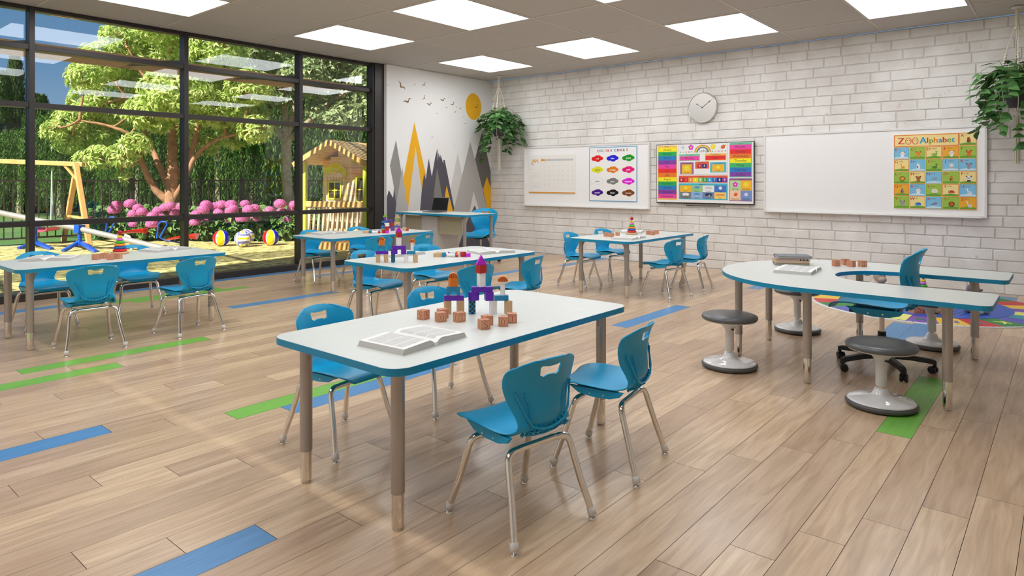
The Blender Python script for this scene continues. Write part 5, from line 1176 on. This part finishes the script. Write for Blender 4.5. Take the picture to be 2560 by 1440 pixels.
# ---- television
tv = thing('television', 'wall television showing months, days and weather in rainbow colours', 'television', (XW, 5.307, 1.018)); TWd, THt = 1.632, .97
MB().box((-.032, -TWd/2, THt/2), (.035, TWd, THt)).build('tv_case', BLACK, tv, .004); m = MB(); m.box((-.008, -TWd/2, THt*.55), (.016, .5, .4)); m.build('wall_mount', BLACK, tv)
m = MB(); m.tube([(-.04, -.53, .0), (-.04, -.53, -.03), (-.04, -1.09, -.03), (-.04, -1.09, 0)], .006, 8); m.build('stand_bar', BLACK, tv)
A = Art((-.050, 0, 0), (0, -1, 0), (0, 0, 1), (-1, 0, 0)); K = (60, 50, 50)
A.rect(.010, .018, 1.622, .960, (244, 242, 240)); o = .022; VV = lambda v: v*1.0+o
def rc(u0, v0, u1, v1, c): A.rect(u0, VV(v0), u1, VV(v1), c)
YL, GNN, BLU, PRP, PNK, RED_, ORA = (252, 240, 30), (32, 178, 92), (40, 128, 200), (136, 64, 168), (240, 70, 168), (238, 44, 44), (240, 128, 36)
rc(.022, .033, .374, .928, (250, 200, 104)); A.text('Months', .19, VV(.908), .020, K)
for i, (mth, c) in enumerate(zip('January February March April May June July August September October November December'.split(), [YL, GNN, BLU, PRP, PNK, RED_, ORA, YL, GNN, BLU, PRP, PNK])):
    v = .893-.0695*(i+1); rc(.036, v, .362, v+.0695, c); A.text(mth, .20, VV(v+.034), .034, K)
A.frame(.406, VV(.446), 1.217, VV(.940), .003, (70, 70, 70))
for k, (r_, c) in enumerate([(.139, (232, 100, 50)), (.128, (246, 180, 60)), (.117, (246, 236, 80)), (.107, (110, 190, 90)), (.098, (70, 120, 200)), (.090, (150, 70, 190)), (.080, (246, 244, 244))]):
    A.poly([(.812+r_*math.cos(PI*i/20), VV(.800)+r_*.86*math.sin(PI*i/20)) for i in range(21)], c)
A.text('Today', .815, VV(.822), .044, (90, 90, 90))
for k in range(3): a = PI*k/3; A.line([(.472-.045*math.cos(a), VV(.885)-.04*math.sin(a)), (.472+.045*math.cos(a), VV(.885)+.04*math.sin(a))], .006, (150, 180, 214), False)
A.k += 1
def flower(u, v, s, c): [A.ell(u+s*.6*math.cos(R(90+72*k)), v+s*.6*math.sin(R(90+72*k)), s*.42, s*.42, c, up=False) for k in range(5)]; A.ell(u, v, s*.3, s*.3, (250, 226, 60)); A.k += 1
def sunny(u, v, s, c=(246, 226, 60)): A.star(u, v, s, c, 12, .72); A.ell(u, v, s*.5, s*.5, (250, 214, 40)); A.ell(u-s*.1, v+s*.1, s*.3, s*.3, (250, 236, 110))
def leaf_(u, v, s): A.poly([(u-s*.9, v-s*.5), (u-s*.4, v-.1*s), (u-.5*s, v+.4*s), (u, v+.3*s), (u+.2*s, v+.8*s), (u+.4*s, v+.4*s), (u+.9*s, v+.6*s), (u+.7*s, v-.1*s), (u+.5*s, v-.6*s), (u-.2*s, v-.6*s), (u-.5*s, v-.35*s)], (228, 96, 40))
flower(.615, VV(.885), .045, (222, 60, 206)); sunny(.985, VV(.885), .05); leaf_(1.14, VV(.88), .055)
for i, u in enumerate((.433, .482, .531, .580, .630, .975, 1.025, 1.078, 1.13, 1.183)): A.star(u, VV(.812), .017, [(110, 200, 170), (246, 206, 120), (190, 130, 180), (236, 110, 80), (110, 200, 214)][i % 5], 5, .5)
rc(.413, .667, .766, .778, (132, 206, 170)); A.text('The day is', .59, VV(.760), .022, K); rc(.425, .677, .754, .743, PNK); A.text('Monday', .59, VV(.711), .034, K)
rc(.852, .667, 1.201, .778, (248, 190, 90)); A.text('The Month is', 1.026, VV(.760), .022, K); rc(.863, .677, 1.188, .743, RED_); A.text('June', 1.026, VV(.711), .034, K)
rc(.427, .456, .660, .646, (160, 100, 150)); A.text('The season is', .543, VV(.631), .020, K, .22); rc(.460, .463, .626, .613, (250, 196, 40)); sunny(.543, VV(.552), .05); A.text('Summer', .543, VV(.482), .022, K)
rc(.687, .540, .922, .652, (232, 100, 70)); A.text('The date is', .804, VV(.636), .020, K, .22); rc(.725, .552, .801, .617, (190, 34, 40)); rc(.805, .552, .881, .617, (30, 44, 120)); A.text('0', .763, VV(.585), .036, (250, 250, 250)); A.text('8', .843, VV(.585), .036, (250, 250, 250))
rc(.937, .478, 1.201, .640, (80, 190, 210)); A.text('The weather is', 1.07, VV(.622), .020, K, .24); rc(.972, .493, 1.165, .606, (250, 190, 40)); A.ell(1.068, VV(.562), .028, .024, (250, 236, 70)); A.text('Sunny', 1.068, VV(.512), .022, K)
rc(.404, .318, 1.222, .432, (228, 96, 70)); A.text('Dates', .80, VV(.415), .022, K)
for i, c in enumerate([(190, 34, 40), (228, 40, 44), (240, 160, 40), (244, 230, 50), (150, 204, 90), (40, 170, 90), (50, 170, 220), (40, 110, 196), (32, 40, 110), (140, 60, 170)]):
    rc(.409+.0804*i, .326, .409+.0804*(i+1), .398, c); A.text(str(i), .449+.0804*i, VV(.362), .038, (250, 250, 250), bold=.001)
rc(.404, .046, 1.222, .308, (70, 186, 206)); A.text('Weather', .80, VV(.290), .022, K)
for i, (wd, c) in enumerate([('Sunny', (250, 190, 40)), ('Rainy', (160, 206, 140)), ('Windy', (240, 240, 240)), ('Cold', (70, 120, 200)), ('Cloudy', (130, 130, 130)), ('Snow', (150, 180, 226)), ('Stormy', (120, 140, 176)), ('Hot', (252, 214, 110))]):
    u0, v0 = .425+.1935*(i % 4), (.168 if i < 4 else .062); rc(u0, v0, u0+.1925, v0+.105, c); A.text(wd, u0+.096, VV(v0+.014), .022, K); uc, vc = u0+.1, VV(v0+.066)
    if wd == 'Sunny': A.ell(uc, vc, .028, .024, (250, 236, 70))
    elif wd in ('Rainy', 'Snow'): A.ell(uc, vc+.008, .05, .017, (70, 150, 206)); [A.ell(uc-.02+.018*k, vc-.022, .004, .006, (70, 130, 200) if wd == 'Rainy' else (240, 244, 250), up=False) for k in range(3)]; A.k += 1
    elif wd in ('Windy', 'Cloudy', 'Stormy'):
        cc = (214, 214, 214) if wd == 'Windy' else ((244, 244, 244) if wd == 'Cloudy' else (30, 50, 100)); [A.ell(uc+d*.03, vc+.004*(1-abs(d)), .028, .022, cc, up=False) for d in (-1, 0, 1)]; A.k += 1
        if wd == 'Stormy': A.poly([(uc+.01, vc), (uc+.03, vc), (uc+.016, vc-.014), (uc+.03, vc-.014), (uc+.0, vc-.034), (uc+.01, vc-.016), (uc, vc-.016)], (250, 220, 50))
    elif wd == 'Cold': A.star(uc, vc, .034, (236, 240, 250), 8, .6)
    else: A.rect(uc-.07, vc-.010, uc+.07, vc+.006, (226, 90, 60)); 
rc(1.249, .400, 1.601, .934, (110, 196, 160)); A.text('Days', 1.425, VV(.916), .022, K)
for i, (wd, c) in enumerate(zip('Monday Tuesday Wednesday Thursday Friday Saturday Sunday'.split(), [PNK, RED_, ORA, YL, (70, 184, 110), BLU, PRP])):
    v = .901-.0698*(i+1); rc(1.259, v, 1.587, v+.0698, c); A.text(wd, 1.423, VV(v+.035), .036, K)
rc(1.249, .034, 1.599, .385, (150, 90, 140)); A.text('Seasons', 1.425, VV(.370), .020, K)
for i, (wd, c) in enumerate([('Spring', (190, 222, 160)), ('Summer', (250, 190, 40)), ('Autumn', (250, 206, 170)), ('Winter', (120, 150, 206))]):
    u0, v0 = 1.259+.1675*(i % 2), (.200 if i < 2 else .046); rc(u0, v0, u0+.166, v0+.153, c); uc, vc = u0+.083, VV(v0+.092); A.text(wd, uc, VV(v0+.022), .028, K)
    if i == 0: flower(uc, vc, .042, (222, 60, 206))
    elif i == 1: sunny(uc, vc, .046)
    elif i == 2: leaf_(uc, vc, .044)
    else: A.star(uc, vc, .046, (240, 244, 252), 6, .3)
A.build('screen_picture', tv)
# ---- clock
ck = thing('wall_clock', 'round white wall clock with silver rim above the television', 'clock', (XW, 4.505, 2.553)); RQ = Matrix.Rotation(R(-90), 4, 'Y')
MB().lathe([(.236, 0), (.245, .004), (.245, .045), (.238, .055), (.228, .055), (.226, .046)], n=64, M=RQ).build('rim', mat('brushed_silver', (216, 212, 206), .28, .8), ck)
MB().lathe([(.0001, .043), (.227, .043)], n=64, M=RQ, cap=False).build('dial', mat('clock_dial', (236, 234, 230), .5), ck)
A = Art((-.0432, 0, 0), (0, -1, 0), (0, 0, 1), (-1, 0, 0)); K2 = (70, 68, 66)
for i in range(60): a = R(6*i); l = .010 if i % 5 else .018; A.line([(.213*math.sin(a), .213*math.cos(a)), ((.213-l)*math.sin(a), (.213-l)*math.cos(a))], .002 if i % 5 else .0035, K2, False)
for i in range(1, 13):
    if i not in (5, 7): A.text(str(i), .175*math.sin(R(30*i)), .175*math.cos(R(30*i)), .026, K2, bold=.0008)
for i in range(9): a = R(-72+18*i); A.line([(.06*math.sin(a), -.125+.06*math.cos(a)), (.078*math.sin(a), -.125+.078*math.cos(a))], .002, K2, False)
A.line([(-.02, -.09), (.02, -.09)], .004, K2, False); A.line([(0, -.125), (.045, -.085)], .002, K2, False); A.build('dial_print', ck)
for nm, ang, L, w in (('hour_hand', 304, .125, .011), ('minute_hand', 54, .185, .009)):
    m = MB(); a = R(ang); d = Vector((0, -math.sin(a), math.cos(a))); s = Vector((0, math.cos(a), math.sin(a))); x = Vector((-.048 if nm == 'hour_hand' else -.051, 0, 0))
    m.add([x-s*.003, x+s*.003, x+d*(L*.72)+s*.003, x+d*(L*.78)+s*w, x+d*L, x+d*(L*.78)-s*w, x+d*(L*.72)-s*.003], [(0, 1, 2, 3, 4, 5, 6)]); m.build(nm, paint((60, 58, 56)), ck)
MB().cyl((-.043, 0, 0), (-.054, 0, 0), .009, 16).build('hub', paint((60, 58, 56)), ck)

# ================================================================== HANGING PLANTS
def hanging_plant(label, seed, loc, spin):
    rs = random.Random(seed); t = thing('hanging_plant', label, 'plant', loc, R(spin), 'trailing plants in cord hangers'); ZT = 3.404
    MB().lathe([(.035, ZT-.022), (.055, ZT-.012), (.062, ZT-.004), (.062, ZT)], n=28).build('ceiling_disc', PLASTW, t)
    c = MB()
    for k in range(8):
        a = 2*PI*k/8; d = Vector((math.cos(a), math.sin(a), 0)); b_ = 2*PI*(k//2)/4+.4; e = Vector((math.cos(b_), math.sin(b_), 0))
        c.tube([d*.012+Vector((0, 0, ZT-.02)), d*.016+Vector((0, 0, 3.19)), d*.030+Vector((0, 0, 3.15)), e*.07+d*.012+Vector((0, 0, 2.98)), e*.115+d*.006+Vector((0, 0, 2.80)), e*.135+Vector((0, 0, 2.66)), e*.145+Vector((0, 0, 2.50)), e*.12+Vector((0, 0, 2.26)), Vector((0, 0, 2.18))], .0045, 5)
    for z in (3.165, 3.15): c.torus((0, 0, z), .022, .008, 16, 8)
    for k in range(4):
        b_ = 2*PI*k/4+.4; e = Vector((math.cos(b_), math.sin(b_), 0))
        for z in (2.86, 2.83, 2.80, 2.77, 2.74): c.sphere(e*(.104+(2.86-z)*.22)+Vector((0, 0, z)), .014, 8, 6)
    for z in (2.18, 2.16): c.torus((0, 0, z), .012, .010, 14, 8)
    for k in range(26):
        a = rs.uniform(0, 2*PI); r = rs.uniform(.006, .03); c.tube([(r*.4*math.cos(a), r*.4*math.sin(a), 2.16), (r*math.cos(a), r*math.sin(a), 2.08), (r*1.3*math.cos(a+.1), r*1.3*math.sin(a+.1), 1.60+rs.uniform(-.02, .02))], .0035, 4)
    c.build('cord_hanger', CORD, t)
    MB().lathe([(.075, 2.24), (.095, 2.245), (.125, 2.52), (.128, 2.55), (.118, 2.55), (.112, 2.53)], n=32).build('pot', mat('charcoal_pot', (62, 64, 68), .55), t)
    v_ = MB(); l = MB()
    def heart(p, d, n, L):
        d = d.normalized(); s = d.cross(n).normalized(); n = s.cross(d).normalized(); W_ = L*.42
        pts = [p, p-d*L*.10+s*W_*.45, p+d*L*.12+s*W_*.98, p+d*L*.45+s*W_*.86-n*L*.05, p+d*L*.78+s*W_*.38-n*L*.14, p+d*L-n*L*.24]
        pr = [p, p-d*L*.10-s*W_*.45, p+d*L*.12-s*W_*.98, p+d*L*.45-s*W_*.86-n*L*.05, p+d*L*.78-s*W_*.38-n*L*.14]
        mid = [p+d*L*.2-n*L*.03, p+d*L*.5-n*L*.09, p+d*L*.8-n*L*.17]
        o_ = l.v; base = pts+pr[1:]+mid; q = lambda i: i
        l.add(base, [(0, 10, 2, 1), (10, 11, 3, 2), (11, 12, 4, 3), (12, 5, 4), (0, 6, 7, 10), (10, 7, 8, 11), (11, 8, 9, 12), (12, 9, 5)], 0, True)
    NV_ = 19
    for k in range(NV_):
        a = 2*PI*k/NV_+rs.uniform(-.15, .15); d = Vector((math.cos(a), math.sin(a), 0)); reach = rs.choice((.10, .16, .22, .30)) ; drop = rs.choice((.15, .3, .45, .6)) if reach > .12 else .72
        if k in (3, 12): reach, drop = .38, .32
        if k == 7: reach, drop = .16, .95
        p0 = d*.05+Vector((0, 0, 2.54)); pts = [p0, d*(.10+reach*.3)+Vector((0, 0, 2.70+rs.uniform(-.03, .08))), d*(.12+reach*.8)+Vector((0, 0, 2.66))]
        pe = pts[-1]; n = int(drop/.07)+1
        for i in range(n): pe = pe+Vector((d.x*.012+rs.uniform(-.025, .025), d.y*.012+rs.uniform(-.025, .025), -drop/n)); pts.append(pe)
        v_.tube(pts, .003, 5); side = 1
        for i in range(len(pts)-1):
            for f in (.2, .6):
                q = pts[i].lerp(pts[i+1], f); side = -side; t_ = Vector((-d.y, d.x, 0))*side
                dd = (t_*.7+d*rs.uniform(.1, .9)+Vector((0, 0, rs.uniform(-.6, .1)))+rnd(rs)*.35); st = q+dd.normalized()*.035; v_.tube([q, st], .002, 4); heart(st, dd, Vector((0, 0, 1))+d*.5+rnd(rs)*.35, rs.uniform(.085, .13))
    for k in range(26):
        a = rs.uniform(0, 2*PI); d = Vector((math.cos(a), math.sin(a), 0)); q = d*rs.uniform(.03, .15)+Vector((0, 0, rs.uniform(2.6, 2.80))); v_.tube([d*.04+Vector((0, 0, 2.54)), q], .0025, 4); heart(q, d+rnd(rs)*.5+Vector((0, 0, -.1)), Vector((0, 0, 1))+rnd(rs)*.3, rs.uniform(.09, .13))
    v_.build('vines', mat('vine_green', (120, 140, 84), .6), t); l.build('leaves', LEAF_POTHOS, t)
hanging_plant('trailing green plant in a cord hanger in the far room corner', 4, (9.66, 8.465, 0), 0)
hanging_plant('trailing green plant in a cord hanger cut by the right picture edge', 4, (9.656, .485, 0), 75)

# ================================================================== RUG AND TOYS
rc_ = Vector((8.685, 1.256, 0)); rug = thing('alphabet_rug', 'round alphabet rug with blue centre and coloured squares at right', 'rug', rc_)
MB().lathe([(1.18, 0), (1.18, .008), (1.165, .010), (.0001, .010)], n=96).build('rug_pile', mat('rug_white', (226, 226, 226), .95), rug)
A = Art((0, 0, .0103), (1, 0, 0), (0, 1, 0), (0, 0, 1), .0002); RC = [(238, 196, 60), (206, 40, 54), (40, 134, 60), (84, 92, 190), (44, 150, 168), (240, 236, 130), (120, 80, 180)]
NC = 26
for i in range(NC):
    a0, a1 = 2*PI*i/NC, 2*PI*(i+1)/NC; A.poly([(1.15*math.cos(a0), 1.15*math.sin(a0)), (1.15*math.cos((a0+a1)/2), 1.15*math.sin((a0+a1)/2)), (1.15*math.cos(a1), 1.15*math.sin(a1)), (.80*math.cos(a1), .80*math.sin(a1)), (.80*math.cos((a0+a1)/2), .80*math.sin((a0+a1)/2)), (.80*math.cos(a0), .80*math.sin(a0))], RC[i % 7], False)
A.k += 1; A.ell(0, 0, .80, .80, (52, 92, 190), n=64)
for k in range(5): A.line([(-.62+.03*k, -.10-.07*k), (.30, -.30-.07*k)], .008, (30, 34, 60), False)
for k in range(4): A.line([(-.5, .2+.09*k), (.5, .35+.09*k)], .01, (40, 60, 150), False)
A.k += 1
for i in range(120): a = 2*PI*i/120; A.line([(1.152*math.cos(a), 1.152*math.sin(a)), (1.175*math.cos(a), 1.175*math.sin(a))], .008, (90, 90, 100), False)
A.k += 1
for i in range(NC):
    a = 2*PI*(i+.5)/NC; U_ = Vector((math.sin(a), -math.cos(a), 0)); B_ = Art((.975*math.cos(a), .975*math.sin(a), .0110), U_, (-math.cos(a), -math.sin(a), 0), (0, 0, 1)); B_.V = Vector((math.cos(a), math.sin(a), 0)); B_.mats = A.mats; B_.ix = A.ix; B_.mb = A.mb
    B_.text('ABCDEFGHIJKLMNOPQRSTUVWXYZ'[(26-i) % 26], 0, 0, .13, RC[(i+3) % 7], bold=.006)
A.build('rug_pattern', rug)
p = at(2308, 745, 7.9); dup(rg, (p.x, p.y, .011), 0, 'rainbow stacking ring tower standing on the round rug', scale=(1.15, 1.15, 1.15))
for ch, u, v, a, lb in (('A', 2300, 786, -45, 0), ('B', 2334, 790, -40, 1), ('L', 2356, 786, -48, 2)):
    pass
for ch, u, v, a, lb in (('S', 2298, 785, -46, 'large letter cube on the round rug, left of the far stool column'), ('O', 2333, 787, -40, 'large letter cube on the round rug, right behind the far stool column'), ('T', 2360, 785, -47, 'large letter cube on the round rug, between far stool and table leg')):
    q = tp(u, v, .011)+FW*.06; letter_cube(ch, q.x, q.y, .0115, a, lb, .10, 'large letter cubes on the rug')
def plush(name, label, cat, loc, rz, body, head, k, sheep):
    t = thing(name, label, cat, loc, rz); fur = mat(name+'_fur', body, .95, bump=(60, 1.0)); skin = mat(name+'_face', head, .9)
    # front is -y
    rs = random.Random(2); m = MB(); m.sphere((0, .02, .085*k), .085*k, 18, 12, 0, (1, .95, 1))
    if sheep:
        for _ in range(46):
            d = rnd(rs).normalized(); m.sphere(Vector((0, .02, .085*k))+d*.075*k, .026*k, 8, 6)
    m.build('body', fur, t)
    h = MB(); h.sphere((0, -.02, .215*k), .062*k, 20, 14, 0, (.92, 1, 1.02) if not sheep else (.80, 1.0, 1.2)); h.sphere((0, -.065*k, .185*k), .040*k, 14, 10, 0, (1, 1, .8)); hd = h.build('head', skin, t)
    for s in (-1, 1):
        e = MB(); e.sphere((s*(.095 if sheep else .085)*k, -.005, (.235 if sheep else .25)*k), .042*k, 14, 10, 0, (1.15, .35, .5) if sheep else (.9, .35, 1.0), Matrix.Rotation(s*R(14), 4, 'Y')); e.build('ear', skin, hd)
        MB().sphere((s*.024*k, -.078*k, .236*k), .008*k, 10, 8).build('eye', BLACK, hd)
        MB().sphere((s*.055*k, -.085*k, .03*k), .034*k, 12, 8, 0, (.9, 1.5, .9)).build('leg', skin if sheep else fur, t); MB().sphere((s*.085*k, -.04*k, .10*k), .026*k, 12, 8, 0, (.9, 1.2, 1.7)).build('arm', fur if not sheep else skin, t)
q = at(2196, 745, 7.85); plush('sheep_toy', 'beige plush sheep sitting on the rug, seen through the table opening', 'plush toy', (q.x, q.y, .011), YAW-R(90), (232, 224, 208), (190, 172, 154), 1.22, True)
q = tp(2447, 787, .011)+FW*.1; plush('grey_plush_toy', 'grey plush animal sitting on the rug behind the table legs at right', 'plush toy', (q.x, q.y, .011), YAW-R(60), (176, 176, 178), (168, 166, 168), 1.05, False)
